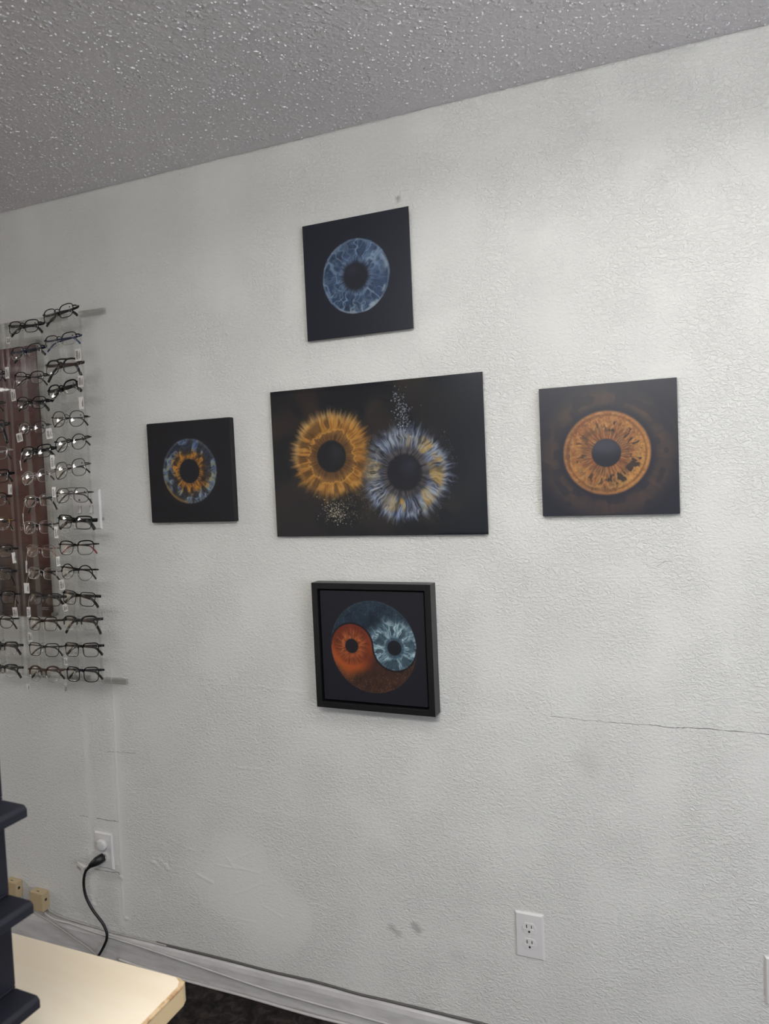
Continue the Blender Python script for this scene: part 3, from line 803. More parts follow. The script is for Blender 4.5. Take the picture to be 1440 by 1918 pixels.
# ------------------------------------------------------------------ wall plates
def plate(mb, w, h, th=.006, e=.0035):
    a, b = w / 2, h / 2
    vs = [(-a, 0, -b), (a, 0, -b), (a, 0, b), (-a, 0, b), (-a + e, -th, -b + e), (a - e, -th, -b + e), (a - e, -th, b - e), (-a + e, -th, b - e)]
    vm = [(-a, -th * .45, -b), (a, -th * .45, -b), (a, -th * .45, b), (-a, -th * .45, b)]
    o = len(mb.v); mb.v += vs + vm
    q = lambda *i: mb.f.append(tuple(k + o for k in i))
    q(3, 2, 1, 0); q(4, 5, 6, 7)
    for i in range(4):
        j = (i + 1) % 4
        q(i, j, 8 + j, 8 + i); q(8 + i, 8 + j, 4 + j, 4 + i)
    return mb
def receptacle(parent, z, blocked=False):
    W = .0168; Hh = .0140
    pts = []
    for k in range(32):
        a = 2 * PI * k / 32; x = W * 1.03 * math.cos(a); zz = W * 1.03 * math.sin(a)
        pts.append((x, z + max(-Hh, min(Hh, zz))))
    r = MB().prism(pts, -.0059, -.0078).build('receptacle', M_plastic_white, parent, bevel=.0006)
    s = MB()
    s.box(-.0072, -.0081, z + .0010, -.0050, -.0070, z + .0098).box(.0050, -.0081, z + .0016, .0070, -.0070, z + .0092)
    s.prism([(.0026 * math.cos(a), z - .0075 + .0030 * math.sin(a)) for a in [2 * PI * k / 12 for k in range(12)]], -.0081, -.0070)
    s.build('slot', M_slot, r)
    l = MB()
    l.box(-.0115, -.0092, z - .0022, -.0035, -.0078, z - .0006).box(.0035, -.0092, z - .0022, .0115, -.0078, z - .0006)
    l.build('ridge', M_plastic_white, r, bevel=.0004)
def outlet(x, z, label):
    t = empty('wall_outlet', (x, 0, z), label, 'outlet', 'wall outlets')
    plate(MB(), .070, .1145).build('plate', M_plastic_white, t)
    receptacle(t, .0195); receptacle(t, -.0195)
    MB().tube([(0, -.0055, 0), (0, -.0072, 0)], .0032, 12).box(-.0026, -.0074, -.0004, .0026, -.0071, .0004).build('screw', M_plastic_white, t)
    return t
outlet(-.3975, 1.4915 - 1.1440, 'white double outlet with both sockets empty, on the bare wall at right')
outlet(-1.7475, .350, 'white double outlet with a black cord plugged into its lower socket')
t = tag(plate(MB(), .070, .108).build('wall_plate', M_plastic_white), 'white wall plate cut off by the right edge, level with the empty outlet', 'wall plate')
t.location = (.1555, 0, .3525)

t = empty('light_switch', (-1.733, 0, 1.431), 'white double light switch on the wall just past the right-hand eyeglass column', 'light switch')
plate(MB(), .114, .122).build('plate', M_plastic_white, t)
for sx in (-.023, .023):
    tg = MB()
    tg.hexa([(sx - .0045, -.0055, -.010), (sx + .0045, -.0055, -.010), (sx + .0045, -.0055, .010), (sx - .0045, -.0055, .010),
             (sx - .0035, -.016, -.010), (sx + .0035, -.016, -.010), (sx + .0035, -.013, -.002), (sx - .0035, -.013, -.002)])
    tg.build('toggle', M_plastic_white, t)
    MB().box(sx - .0062, -.0064, -.0125, sx - .0050, -.0058, .0125).box(sx + .0050, -.0064, -.0125, sx + .0062, -.0058, .0125).build('toggle_slot', M_slot, t)
    for sz in (.030, -.030): MB().tube([(sx, -.0055, sz), (sx, -.0070, sz)], .003, 10).build('screw', M_slot, t)

# round white cap in the upper socket of the left outlet
cap = MB()
ring = lambda r, y: [(r * math.cos(2 * PI * k / 28), y, r * math.sin(2 * PI * k / 28)) for k in range(28)]
prof = [(.0180, -.0082), (.0186, -.010), (.0186, -.016), (.0175, -.019), (.013, -.0205), (.006, -.0212)]
vs = []
for r, y in prof: vs += ring(r, y)
fs = [tuple(range(28))]
for i in range(len(prof) - 1):
    for k in range(28):
        l = (k + 1) % 28; fs.append((i * 28 + k, i * 28 + 28 + k, i * 28 + 28 + l, i * 28 + l))
fs.append(tuple((len(prof) - 1) * 28 + k for k in range(27, -1, -1)))
cap.add(vs, fs)
o = tag(cap.build('outlet_cap', M_plastic_white, smooth=True), 'round white cap plugged into the upper socket above the black plug', 'plug cover')
o.location = (-1.7475, 0, .372)

# black power cord
M_cord = mat('black_rubber', (24, 24, 27), 0.45)
px, pz = -1.7475, .3305
t = empty('power_cord', (px, -.01, pz), 'black power cord hanging in an S from the outlet down behind the table', 'power cord')
W_ = lambda P: [(a - px, b + .01, c - pz) for a, b, c in P]
plug = MB().tube(W_([(px, -.0085, pz), (px - .003, -.018, pz - .002), (px - .010, -.028, pz - .006), (px - .021, -.034, pz - .013), (px - .030, -.036, pz - .020)]),
                 [.0135, .0145, .0140, .0105, .0072], 10, flat=.85)
plug.build('plug', M_cord, t, smooth=True, bevel=0)
MB().tube(W_([(px - .027, -.0355, pz - .018), (px - .034, -.0365, pz - .024), (px - .040, -.037, pz - .031)]), [.0062, .0055, .0042], 10).build('strain_relief', M_cord, t, smooth=True)
path = [(-1.7845, -.036, .304), (-1.797, -.036, .290), (-1.806, -.034, .272), (-1.811, -.033, .250), (-1.812, -.032, .228), (-1.807, -.031, .203), (-1.796, -.030, .180), (-1.781, -.030, .161),
        (-1.764, -.030, .145), (-1.748, -.030, .130), (-1.737, -.030, .114), (-1.7315, -.030, .097), (-1.733, -.031, .080), (-1.740, -.033, .063), (-1.749, -.036, .046), (-1.760, -.042, .028),
        (-1.774, -.055, .012), (-1.795, -.080, .0055), (-1.83, -.12, .0052), (-1.88, -.15, .0052)]
def smooth_path(P, n=6):
    P = [Vector(p) for p in P]; out = []
    for i in range(len(P) - 1):
        a, b, c, d = P[max(0, i - 1)], P[i], P[i + 1], P[min(len(P) - 1, i + 2)]
        for k in range(n):
            s = k / n
            out.append(.5 * ((2 * b) + (c - a) * s + (2 * a - 5 * b + 4 * c - d) * s * s + (3 * b - a - 3 * c + d) * s ** 3))
    out.append(P[-1]); return out
MB().tube(W_(smooth_path(path, 4)), .0043, 10).build('cord', M_cord, t, smooth=True)
lb = MB().hexa(W_([(-1.801, -.0415, .2855), (-1.801, -.0305, .2855), (-1.838, -.0305, .2935), (-1.838, -.0335, .2935), (-1.797, -.0415, .3045), (-1.797, -.0305, .3045), (-1.834, -.0305, .3125), (-1.834, -.0335, .3125)]))
wl = lb.build('warning_label', M_tag, t)
tag(wl, 'small white paper label wrapped on the cord')
mk = MB()
for k in range(3):
    x = -1.812 - .0065 * k; z = .2925 + .0014 * k
    mk.tube(W_([(x, -.0415 + .0014 * k, z), (x - .004, -.0405 + .0014 * k, z + .010)]), .0004, 5)
    mk.tube(W_([(x - .004, -.0408 + .0014 * k, z + .001), (x, -.0412 + .0014 * k, z + .008)]), .0004, 5)
mk.build('symbol', M_ink, wl)

# beige phone jacks low on the wall
M_beige = mat('aged_beige_plastic', (184, 164, 130), 0.45)
def jack(x0, x1, z0, z1, label, tilt=0.0):
    t = empty('phone_jack', ((x0 + x1) / 2, 0, (z0 + z1) / 2), label, 'phone jack', 'beige phone jacks', rot=(0, tilt, 0))
    a, b = (x1 - x0) / 2, (z1 - z0) / 2
    MB().box(-a, -.030, -b, a, -.0008, b).build('cover', M_beige, t, bevel=.003)
    MB().box(-.006, -.0215, b - .001, .004, -.0185, b + .0004).build('seam', M_slot, t)
    s = MB().box(a - .001, -.020, .003, a + .0005, -.012, .011).build('port', M_slot, t)
    return t
jack(-2.0555, -1.999, .113, .176, 'beige phone jack box on the wall, the fully visible one right of the bins', .02)
jack(-2.170, -2.118, .133, .192, 'beige phone jack box on the wall, half hidden behind the black bins', .02)

# cables along the skirting
M_cable_grey = mat('painted_grey_cable', (168, 164, 160), 0.55)
M_cable_white = mat('painted_white_cable', (196, 192, 190), 0.5)
M_cable_dark = mat('dark_grey_cable', (92, 88, 86), 0.6)
def cable(P, r, m, label, name='cable'):
    o = MB().tube(smooth_path(P, 6), r, 8).build(name, m, smooth=True)
    return tag(o, label, 'cable', 'cables along the skirting')
cable([(-2.118, -.012, .136), (-2.09, -.024, .118), (-2.06, -.028, .110), (-2.013, -.026, .097), (-1.945, -.024, .075), (-1.878, -.024, .050), (-1.812, -.025, .027), (-1.775, -.028, .012), (-1.72, -.032, .004), (-1.55, -.05, .0032)],
      .0028, M_cable_grey, 'grey cable drooping from the half hidden jack across the baseboard to the carpet')
cable([(-2.004, -.006, .122), (-1.995, -.009, .112), (-1.985, -.008, .106), (-1.95, -.0075, .0985), (-1.90, -.007, .0945), (-1.80, -.007, .0905), (-1.74, -.008, .0880), (-1.68, -.007, .0880), (-1.60, -.006, .0878), (-1.52, -.006, .0875)],
      .0030, M_cable_grey, 'grey painted cable lying along the baseboard top under the visible jack')
cable([(-2.02, -.013, .106), (-1.97, -.0155, .0895), (-1.90, -.0155, .0885), (-1.82, -.0165, .0830), (-1.75, -.0175, .0795), (-1.68, -.0178, .0765), (-1.62, -.0178, .0735), (-1.55, -.0178, .0690), (-1.46, -.0178, .0625), (-1.36, -.0178, .0555), (-1.26, -.0178, .0480), (-1.16, -.0178, .0420), (-1.02, -.0178, .0380), (-.90, -.0178, .0365), (-.74, -.0178, .0330), (-.5, -.0178, .031), (-.1, -.0178, .030), (.6, -.0178, .030)],
      .0030, M_cable_white, 'white painted cable sagging from the baseboard top down along its face')
cable([(-1.70, -.0185, .014), (-1.62, -.0175, .0075), (-1.5, -.0180, .0042), (-1.38, -.0190, .0040), (-1.25, -.0185, .0042), (-1.13, -.021, .0040), (-1.0, -.0230, .0042), (-.9, -.0200, .0040), (-.82, -.0225, .0042), (-.7, -.0200, .0042), (-.4, -.02, .0042), (.6, -.02, .0042)],
      .0040, M_cable_white, 'white cable lying on the carpet edge along the foot of the baseboard')
cable([(-1.56, -.0042, .0880), (-1.45, -.0040, .0885), (-1.30, -.0035, .0890), (-1.15, -.0045, .0880), (-1.0, -.0032, .0900), (-.88, -.0060, .0875), (-.78, -.0040, .0880), (-.6, -.0035, .0890), (-.3, -.0035, .0885), (.6, -.0035, .0885)],
      .0034, M_cable_dark, 'dark grey cable tucked in the gap between baseboard top and wall')

# ------------------------------------------------------------------ table
M_table = mat('cream_laminate', (226, 206, 172), 0.42, spec=.4)
def make_table():
    g = NT(M_table); co = g.coords()
    n = g.noise(g.vmath('MULTIPLY', co, (1, 5, 1)), 3, 4, .6, .6)
    g.L.new(g.ramp(n, [(0.3, lin((246, 229, 202))), (0.7, lin((252, 240, 218)))]), bsdf(M_table).inputs['Base Color'])
make_table()
M_edge = mat('worn_wood_edge', (178, 140, 104), 0.6)
def make_edge():
    g = NT(M_edge); co = g.coords()
    n = g.noise(g.vmath('MULTIPLY', co, (8, 8, 8)), 6, 4, .6, .4)
    g.L.new(g.ramp(n, [(0.35, lin((168, 122, 84))), (0.55, lin((214, 186, 146))), (0.8, lin((222, 200, 164)))]), bsdf(M_edge).inputs['Base Color'])
make_edge()
M_edge_side = mat('cream_edge_band', (206, 182, 142), 0.5)
TZ, TT = .75, .032
t = empty('table', (-1.3, -1.3, 0), 'cream laminate table with worn brown corner, in the foreground', 'table')
tx0, tx1, ty0, ty1 = -1.95 + 1.3, -.717 + 1.3, -1.72 + 1.3, -.889 + 1.3
c = .016
out = [(tx0, ty0), (tx1, ty0), (tx1, ty1 - c), (tx1 - .004, ty1 - .005), (tx1 - c, ty1), (tx0, ty1)]
MB().prism(out, TZ - TT, TZ - .0015, 'z').build('table_top', M_edge_side, t, bevel=.002)
ins = [(tx0, ty0), (tx1 - .005, ty0), (tx1 - .006, ty1 - c - .004), (tx1 - .011, ty1 - .010), (tx1 - c - .006, ty1 - .0035), (tx0, ty1 - .003)]
MB().prism(ins, TZ - .0015, TZ, 'z').build('laminate', M_table, t)
eb = MB()
for i in range(1, 3):
    a0, a1, b0, b1 = out[i], out[i + 1], ins[i], ins[i + 1]
    eb.hexa([(*b0, TZ - .0014), (*a0, TZ - .004), (*a1, TZ - .004), (*b1, TZ - .0014), (*b0, TZ - .0002), (*a0, TZ - .0012), (*a1, TZ - .0012), (*b1, TZ - .0002)])
eb.build('worn_edge', M_edge, t)
M_leg = mat('grey_table_leg', (70, 68, 68), .45)
for lx in (tx0 + .12, tx1 - .42):
    for ly in (ty0 + .06, ty1 - .10):
        MB().box(lx - .018, ly - .018, 0, lx + .018, ly + .018, TZ - TT).build('leg', M_leg, t)

# ------------------------------------------------------------------ black stacking bins on the table
M_bin = mat('black_bin_plastic', (25, 26, 36), 0.5, spec=.35)
BINS = ['topmost of the four stacked black plastic bins, nothing standing on it',
        'second black plastic bin from the top of the stack, hooked lip at its foot',
        'third black plastic bin from the top, just above the bottom one',
        'bottom black plastic bin of the stack, standing on the cream table']
for k in range(4):
    z0 = TZ + .0005 + .1205 * (3 - k); hh = .1200
    t = empty('stacking_bin', (-.93, -1.26, z0), BINS[k], 'bin', 'black stacking bins')
    x0, x1, y0, y1 = -.13, .131, -.142, .142
    b = MB(); w = .004
    b.box(x0, y0, 0, x1, y1, w)
    b.box(x0, y0, w, x0 + w, y1, hh).box(x1 - w, y0, w, x1, y1, hh).box(x0 + w, y0, w, x1 - w, y0 + w, hh).box(x0 + w, y1 - w, w, x1 - w, y1, hh)
    b.build('body', M_bin, t, bevel=.0015)
    # hooked lip round the foot: a shelf with a turned-down edge that grips the bin below
    l = MB()
    zt = .0005
    l.prism([(x1 - .001, zt), (x1 + .036, zt - .001), (x1 + .0405, zt - .0055), (x1 + .0405, zt - .016), (x1 + .030, zt - .0185), (x1 + .0285, zt - .0125), (x1 + .022, zt - .0100), (x1 + .0015, zt - .0100)], y0, y1)
    if k == 3:
        l = MB().prism([(x1 - .001, .012), (x1 + .036, .011), (x1 + .0405, .006), (x1 + .0405, .0002), (x1 + .001, .0002)], y0, y1)
    l.build('lip', M_bin, t, bevel=.0012)
    MB().box(x1 - .0005, y0 + .05, .030, x1 + .0015, y1 - .05, .085).build('label_slot', M_bin, t, bevel=.0006)

# ------------------------------------------------------------------ acrylic display columns
COLS = [('right', -1.688, 2.0), ('middle', -1.838, 2.0), ('left', -2.005, 2.0)]
ZTOP, ZBOT, YP = 2.004, .925, -.100
SPREAD = {'right': 'clear acrylic display column nearest the wall pictures', 'middle': 'clear acrylic display column between the two others, over the poster edge',
          'left': 'clear acrylic display column cut by the left edge of the photo'}
ROWS_A = [1.999, 1.922, 1.8465, 1.782, 1.6975, 1.628, 1.554, 1.478, 1.4005, 1.326, 1.2545, 1.1785, 1.1055, 1.027, .9545]
ROWS_B = [1.9765, 1.904, 1.827, 1.754, 1.6805, 1.6095, 1.537, 1.4665, 1.3875, 1.317, 1.25, 1.173, 1.099, 1.0205, .946]
ROWS_C = [1.985, 1.92, 1.848, 1.760, 1.696, 1.617, 1.547, 1.478, 1.404, 1.319, 1.249, 1.178, 1.102, 1.021, .951]
for (nm, cx, _), rows in zip(COLS, (ROWS_A, ROWS_B, ROWS_C)):
    t = empty('acrylic_display_column', (cx, 0, 0), SPREAD[nm], 'display rack', 'acrylic eyeglass display columns')
    w = .072
    MB().box(-w, YP - .0015, ZBOT, w, YP + .0015, ZTOP).build('back_panel', M_acrylic, t)
    e = MB()
    for s in (-1, 1): e.box(s * w - .0011, YP - .0045, ZBOT, s * w + .0011, YP + .0045, ZTOP)
    e.build('edge_rail', M_acrylic_edge, t)
    MB().box(-.0016, YP - .018, ZBOT + .005, .0016, YP - .0018, ZTOP - .004).build('spine', M_acrylic_edge, t)
    # returns that carry the column off the wall, narrowing to a screwed foot
    for z, s in ((ZTOP, 1), (ZBOT, -1)):
        r = MB()
        dz = .022 * s
        r.hexa([(-w, YP, z), (w, YP, z), (w + .004, -.012, z + dz), (-.012, -.012, z + dz), (-w, YP, z + .003), (w, YP, z + .003), (w + .004, -.012, z + dz + .003), (-.012, -.012, z + dz + .003)])
        r.build('bracket', M_acrylic, t)
        MB().box(-.012, -.012, z + dz - .011, w + .004, -.0005, z + dz + .006).build('bracket_foot', M_acrylic_edge, t)
    for z in rows:
        n = MB()
        for s in (-1, 1):
            n.tube([(s * .003, YP - .002, z + .012), (s * .005, YP - .022, z + .008), (s * .0075, YP - .031, z - .002), (s * .0095, YP - .033, z - .015)], [.0022, .0022, .0024, .0028], 6)
        n.build('nose_rest', M_acrylic_edge, t, smooth=True)

# ------------------------------------------------------------------ eyeglasses
FM = {}
def frame_mat(rgb, metal):
    k = (rgb, metal)
    if k not in FM:
        FM[k] = mat('frame_%s' % ('metal' if metal else 'acetate'), rgb, .30 if metal else .33, .85 if metal else 0, .5)
    return FM[k]
BLK = (22, 21, 24); GUN = (74, 70, 72); SIL = (176, 170, 168); NAVY = (28, 36, 66); BRN = (58, 42, 34); TORT = (64, 42, 28); DKG = (46, 44, 48)
BLUE = (40, 62, 104); RED = (126, 30, 48); OLIVE = (34, 40, 38); GOLD = (168, 138, 84); ROSE = (150, 122, 112)

def outline(kind, a, b, side, n=44):
    P = []
    for k in range(n):
        q = 2 * PI * k / n; c, s = math.cos(q), math.sin(q)
        e = {'rect': 4.2, 'soft': 3.0, 'square': 3.4, 'round': 2.0, 'panto': 2.25, 'aviator': 2.7, 'brow': 2.6}[kind]
        x = a * math.copysign(abs(c) ** (2 / e), c); z = b * math.copysign(abs(s) ** (2 / e), s)
        if kind in ('rect', 'soft', 'square'):
            x *= 1 + .05 * z / b
            z += .06 * b * (x * side / a) * (1 if z > 0 else .2)
        elif kind == 'panto': x *= 1 + .06 * z / b
        elif kind == 'brow':
            x *= 1 + .08 * z / b; z += .07 * b * (x * side / a) * (1 if z > 0 else 0)
        elif kind == 'aviator':
            if z < 0: x += side * .10 * a * (-z / b)
            z += .05 * b * (-x * side / a) * (1 if z < 0 else 0)
        P.append((x, z))
    return P

def eyeglasses(x, z, W, roll, hL, zc, s, label, group, rnd):
    """x, z: middle of the brow line; W frame width; hL lens height; zc lens centre; s: style"""
    kind = s.get('kind', 'rect'); m = frame_mat(s['c'], s.get('metal', True)); r = s.get('r', .0011); ru = s.get('ru', r)
    pitch = math.radians(s.get('pitch', -6 + rnd.uniform(-2.5, 2.5)))
    t = empty('eyeglasses', (x, YP - .036, z), label, 'eyeglasses', group, rot=(pitch, -math.radians(roll), math.radians(s.get('yaw', -4 + rnd.uniform(-2, 2)))))
    zo = zc - z
    br = s.get('br', .018); ep = .007
    a = (W - br - 2 * ep) / 4; b = hL / 2
    wrap = lambda X: 0.9 * X * X
    def S(cx, P, q=1.0):
        return [(cx + p[0] * q, wrap(cx + p[0] * q) + (p[0] ** 2 + p[1] ** 2) * q * q / .27, zo + p[1] * q) for p in P]
    lower_clear = s.get('semi', False)
    f = MB()
    for side in (-1, 1):
        cx = side * (br / 2 + a); P = outline(kind, a, b, side); n = len(P)
        if lower_clear:
            top = [P[k] for k in range(-1, n // 2 + 2)]
            zz = [p[1] / b for p in top]
            f.tube(S(cx, top), [ru * (.55 + .45 * max(0, min(1, (v + .15) * 2.2))) for v in zz], 7, up=(0, 1, 0))
        else:
            rr = [r + (ru - r) * max(0, min(1, (p[1] / b + .1) * 1.6)) for p in P]
            f.tube(S(cx, P), rr, 7, closed=True, up=(0, 1, 0))
    # bridge
    bz = zo + b * s.get('bz', .42); rb = s.get('rb', max(r, ru) * .95)
    xa = br / 2 + a * .06
    f.tube([(-xa, .0012, bz - .002), (-br * .32, -.0002, bz + .0015), (0, -.0008, bz + .0028), (br * .32, -.0002, bz + .0015), (xa, .0012, bz - .002)], rb, 7, up=(0, 1, 0))
    if s.get('double'):
        zt = zo + b * .97
        f.tube([(-br / 2 - a * .75, .0035, zt), (-br / 2, .001, zt + .001), (0, 0, zt + .0015), (br / 2, .001, zt + .001), (br / 2 + a * .75, .0035, zt)], max(ru * .8, rb), 7, up=(0, 1, 0))
    hz = zo + b * s.get('hz', .55)
    for side in (-1, 1):
        xe = side * (br / 2 + 2 * a)
        f.tube([(xe - side * .004, wrap(xe) + .003, hz), (xe + side * .003, wrap(xe) + .003, hz), (side * W / 2, wrap(W / 2) + .004, hz), (side * W / 2, wrap(W / 2) + .010, hz)],
               [max(ru, .0015) * 1.0, max(ru * 1.1, .0018), max(ru * 1.1, .0019), max(ru * 1.0, .0017)], 7, up=(0, 0, 1))
    fr = f.build('frame_front', m, t, smooth=True)
    if lower_clear:
        g = MB()
        for side in (-1, 1):
            cx = side * (br / 2 + a); P = outline(kind, a, b, side); n = len(P)
            g.tube(S(cx, [P[k % n] for k in range(n // 2, n + 1)]), .0007, 5, up=(0, 1, 0))
        tag(g.build('lower_rim', frame_mat(s.get('lc', SIL), True), t, smooth=True), 'fine pale lower rims')
    for side in (-1, 1):
        cx = side * (br / 2 + a); P = outline(kind, a, b, side); n = len(P)
        vs = []; rings = (1.0, .75, .5, .25)
        for back in (0, .0014):
            for q in rings: vs += [(p[0], p[1] + back, p[2]) for p in S(cx, P, q * .985)]
            vs.append((cx, wrap(cx) + back, zo))
        fs = []; h = len(rings) * n + 1
        for bk in (0, h):
            for i in range(len(rings) - 1):
                for k in range(n):
                    l = (k + 1) % n; q4 = (bk + i * n + k, bk + i * n + l, bk + (i + 1) * n + l, bk + (i + 1) * n + k)
                    fs.append(q4 if bk == 0 else q4[::-1])
            for k in range(n):
                q3 = (bk + (len(rings) - 1) * n + k, bk + (len(rings) - 1) * n + (k + 1) % n, bk + h - 1)
                fs.append(q3 if bk == 0 else q3[::-1])
        for k in range(n): fs.append((k, h + k, h + (k + 1) % n, (k + 1) % n))
        ln = MB().add(vs, fs).build('lens', M_lens, t, smooth=True)
        if side == 1 and s.get('dot', True):
            qx = cx + a * .60; qz = zo + b * .42
            yy = wrap(qx) + ((qx - cx) ** 2 + (qz - zo) ** 2) / .27
            MB().tube([(qx, yy - .0008, qz), (qx, yy - .0002, qz)], .0022, 10).build('sticker', M_ink, ln)
        # nose pad on its arm
        npd = MB(); npd.ball((side * br * .36, .007, zo - b * .25), .0026, .0035, .0068, 8, 6)
        npd.tube([(side * br * .46, .0015, zo + b * .05), (side * br * .46, .006, zo - b * .02), (side * br * .38, .007, zo - b * .2)], .0005, 5)
        npd.build('nose_pad', M_pad, t, smooth=True)
    tm = frame_mat(s.get('tc', s['c']), s.get('tmetal', s.get('metal', True)))
    tip = frame_mat(s.get('tip', BLK), False)
    rt = s.get('rt', .0013); fl = s.get('tflat', 1.6)
    dr = s.get('drop', .017)
    for i, side in enumerate((-1, 1)):
        y0 = wrap(W / 2) + .009 + .004 * i + .002; y1 = .016 + .0045 * i
        sag = rnd.uniform(-.004, .002) + s.get('sag', 0)
        L = W * .99; xe = W / 2 - L
        P = [(side * W / 2, y0, hz), (side * (W / 2 - .012), y1 + .002, hz - .0005), (0, y1, hz - .0025 + sag * .5), (side * (xe + .034), y1, hz - .005 + sag)]
        E = [(side * (xe + .034), y1, hz - .005 + sag), (side * (xe + .023), y1 - .0005, hz - .007 + sag - dr * .12), (side * (xe + .010), y1 - .001, hz - .009 + sag - dr * .52), (side * (xe - .001), y1 - .0015, hz - .010 + sag - dr)]
        a_ = MB().tube(smooth_path(P, 3), rt * fl, 7, flat=1 / fl, up=(0, 0, 1)).build('temple', tm, t, smooth=True)
        MB().tube(smooth_path(E, 3), [max(rt, .0014) * fl * .9 + .0007 * min(1, k / 6) for k in range(10)], 7, flat=.6, up=(0, 0, 1)).build('temple_tip', tip, a_, smooth=True)
    if 'tag' in s:
        tx, tz, w, h, yaw, tilt = s['tag']
        inv = (Matrix.Translation(Vector((x, YP - .036, z))) @ t.rotation_euler.to_matrix().to_4x4()).inverted()
        T = inv @ Matrix.Translation(Vector((tx, YP - .042, tz))) @ Matrix.Rotation(math.radians(tilt), 4, 'Y') @ Matrix.Rotation(math.radians(yaw), 4, 'Z')
        pt = MB().box(-w / 2, -.0003, -h / 2, w / 2, .0003, h / 2).build('price_tag', M_tag, t, M=T)
        tag(pt, 'white hanging price tag')
        bc = MB()
        if s.get('bar', True):
            zz = -h * .36
            while zz < h * .30:
                k = rnd.choice((.0005, .0008, .0012)); bc.box(-w * .34, -.0006, zz, w * .05, -.0003, zz + k); zz += k + rnd.choice((.0006, .001))
        for q in range(3): bc.box(w * .16 + q * .0016, -.0006, -h * .3, w * .16 + q * .0016 + .0006, -.0003, h * (.1 + .1 * q))
        bc.build('barcode', M_ink, pt, M=T)
        th = MB()
        end = inv @ Vector((tx, YP - .042, tz + h / 2 - .002))
        hs = -1 if tx < x else 1
        st = Vector((hs * (W / 2 - .004), wrap(W / 2) + .008, hz))
        th.tube([st, st.lerp(end, .5) + Vector((0, -.002, 0)), end], .0004, 5, up=(0, 1, 0))
        th.build('thread', M_thread, t)
    return t

def T(x, z, w=.016, h=.026, yaw=0, tilt=0): return (x, z, w, h, yaw, tilt)
ORD = ['topmost', 'second', 'third', 'fourth', 'fifth', 'sixth', 'seventh', 'eighth', 'ninth', 'tenth', 'eleventh', 'twelfth', 'thirteenth', 'fourteenth', 'lowest']
wire = dict(c=GUN, r=.0009, ru=.0010, rt=.0010)
A = [
 ((-1.6675, 2.0, .135, 4.5, .038, 1.999), dict(kind='soft', c=BLK, r=.0011, ru=.0014, rt=.0019, tflat=2.0, d='black thin-rimmed oblong')),
 ((-1.665, 1.9295, .138, 1.3, .036, 1.922), dict(kind='soft', c=BLK, semi=True, ru=.0013, tc=BLUE, tip=BLUE, rt=.0016, tag=T(-1.592, 1.872, .020, .034), d='black half-rim, blue temple tips')),
 ((-1.665, 1.8555, .142, -1.0, .043, 1.8465), dict(kind='aviator', c=BLK, metal=False, r=.0010, ru=.0026, double=True, tc=TORT, rt=.0030, tflat=1.5, drop=.034, dot=False, tag=T(-1.588, 1.798, .020, .032, 0, 3), d='thick black double-bridge aviator, tortoise temple')),
 ((-1.669, 1.7905, .130, 7.0, .040, 1.782), dict(kind='brow', c=BLK, semi=True, ru=.0021, rt=.0027, tflat=1.8, tag=T(-1.591, 1.737, .018, .034), bar=False, d='black browline')),
 ((-1.655, 1.71, .148, -2.5, .045, 1.6975), dict(kind='panto', **{**wire, 'c': DKG}, hz=.30, tip=BLK, tag=T(-1.719, 1.659, .018, .030, 20, -6), d='grey round wire, tag below left')),
 ((-1.6525, 1.6365, .139, 3.7, .044, 1.628), dict(kind='round', c=BLK, r=.0009, ru=.0012, rt=.0011, d='thin black round wire')),
 ((-1.659, 1.5635, .136, 5.6, .049, 1.554), dict(kind='aviator', **wire, hz=.35, tip=BLK, tag=T(-1.712, 1.577, .012, .040, 35, 0), d='large gunmetal wire square')),
 ((-1.657, 1.489, .138, 0.0, .042, 1.478), dict(kind='aviator', **wire, double=True, hz=.42, tip=BLK, drop=.02, tag=T(-1.715, 1.489, .010, .030, 45, 0), d='gunmetal double-bar aviator')),
 ((-1.654, 1.4115, .146, -3.0, .037, 1.4005), dict(kind='rect', c=OLIVE, r=.0010, ru=.0020, rt=.0026, tflat=2.2, dot=True, tip=OLIVE, d='dark green rectangular')),
 ((-1.6555, 1.335, .152, 0.7, .040, 1.326), dict(kind='soft', c=BLK, r=.0008, ru=.0019, tc=BLK, tip=RED, rt=.0013, tag=T(-1.716, 1.372, .011, .034, 25, 0), d='black browline with dark red temple tips')),
 ((-1.657, 1.267, .138, -2.5, .044, 1.2545), dict(kind='round', c=BLK, semi=True, ru=.0016, rt=.0016, lc=GUN, tag=T(-1.716, 1.287, .010, .028, 60, 0), d='round black half-rim')),
 ((-1.657, 1.1915, .146, -2.7, .039, 1.1785), dict(kind='rect', c=BLK, r=.0011, ru=.0014, rt=.0024, tflat=1.8, tag=T(-1.707, 1.218, .020, .030, 0, -5), d='black rectangular, barcode tag above')),
 ((-1.659, 1.119, .152, 3.0, .040, 1.1055), dict(kind='brow', c=BLK, metal=False, semi=True, ru=.0027, rt=.0028, drop=.030, lc=SIL, tag=T(-1.700, 1.151, .017, .021, 0, -12), d='heavy black browline, clear lower lens')),
 ((-1.6595, 1.0385, .145, 2.7, .039, 1.027), dict(kind='rect', c=BLK, r=.0010, ru=.0017, rt=.0022, tflat=1.8, d='black rectangular, tag below left', tag=T(-1.711, .992, .014, .022))),
 ((-1.662, .967, .142, 3.2, .042, .9545), dict(kind='square', c=(24, 25, 38), r=.0013, ru=.0016, rt=.0022, tag=T(-1.719, .912, .010, .028), d='blue-black squarish')),
]
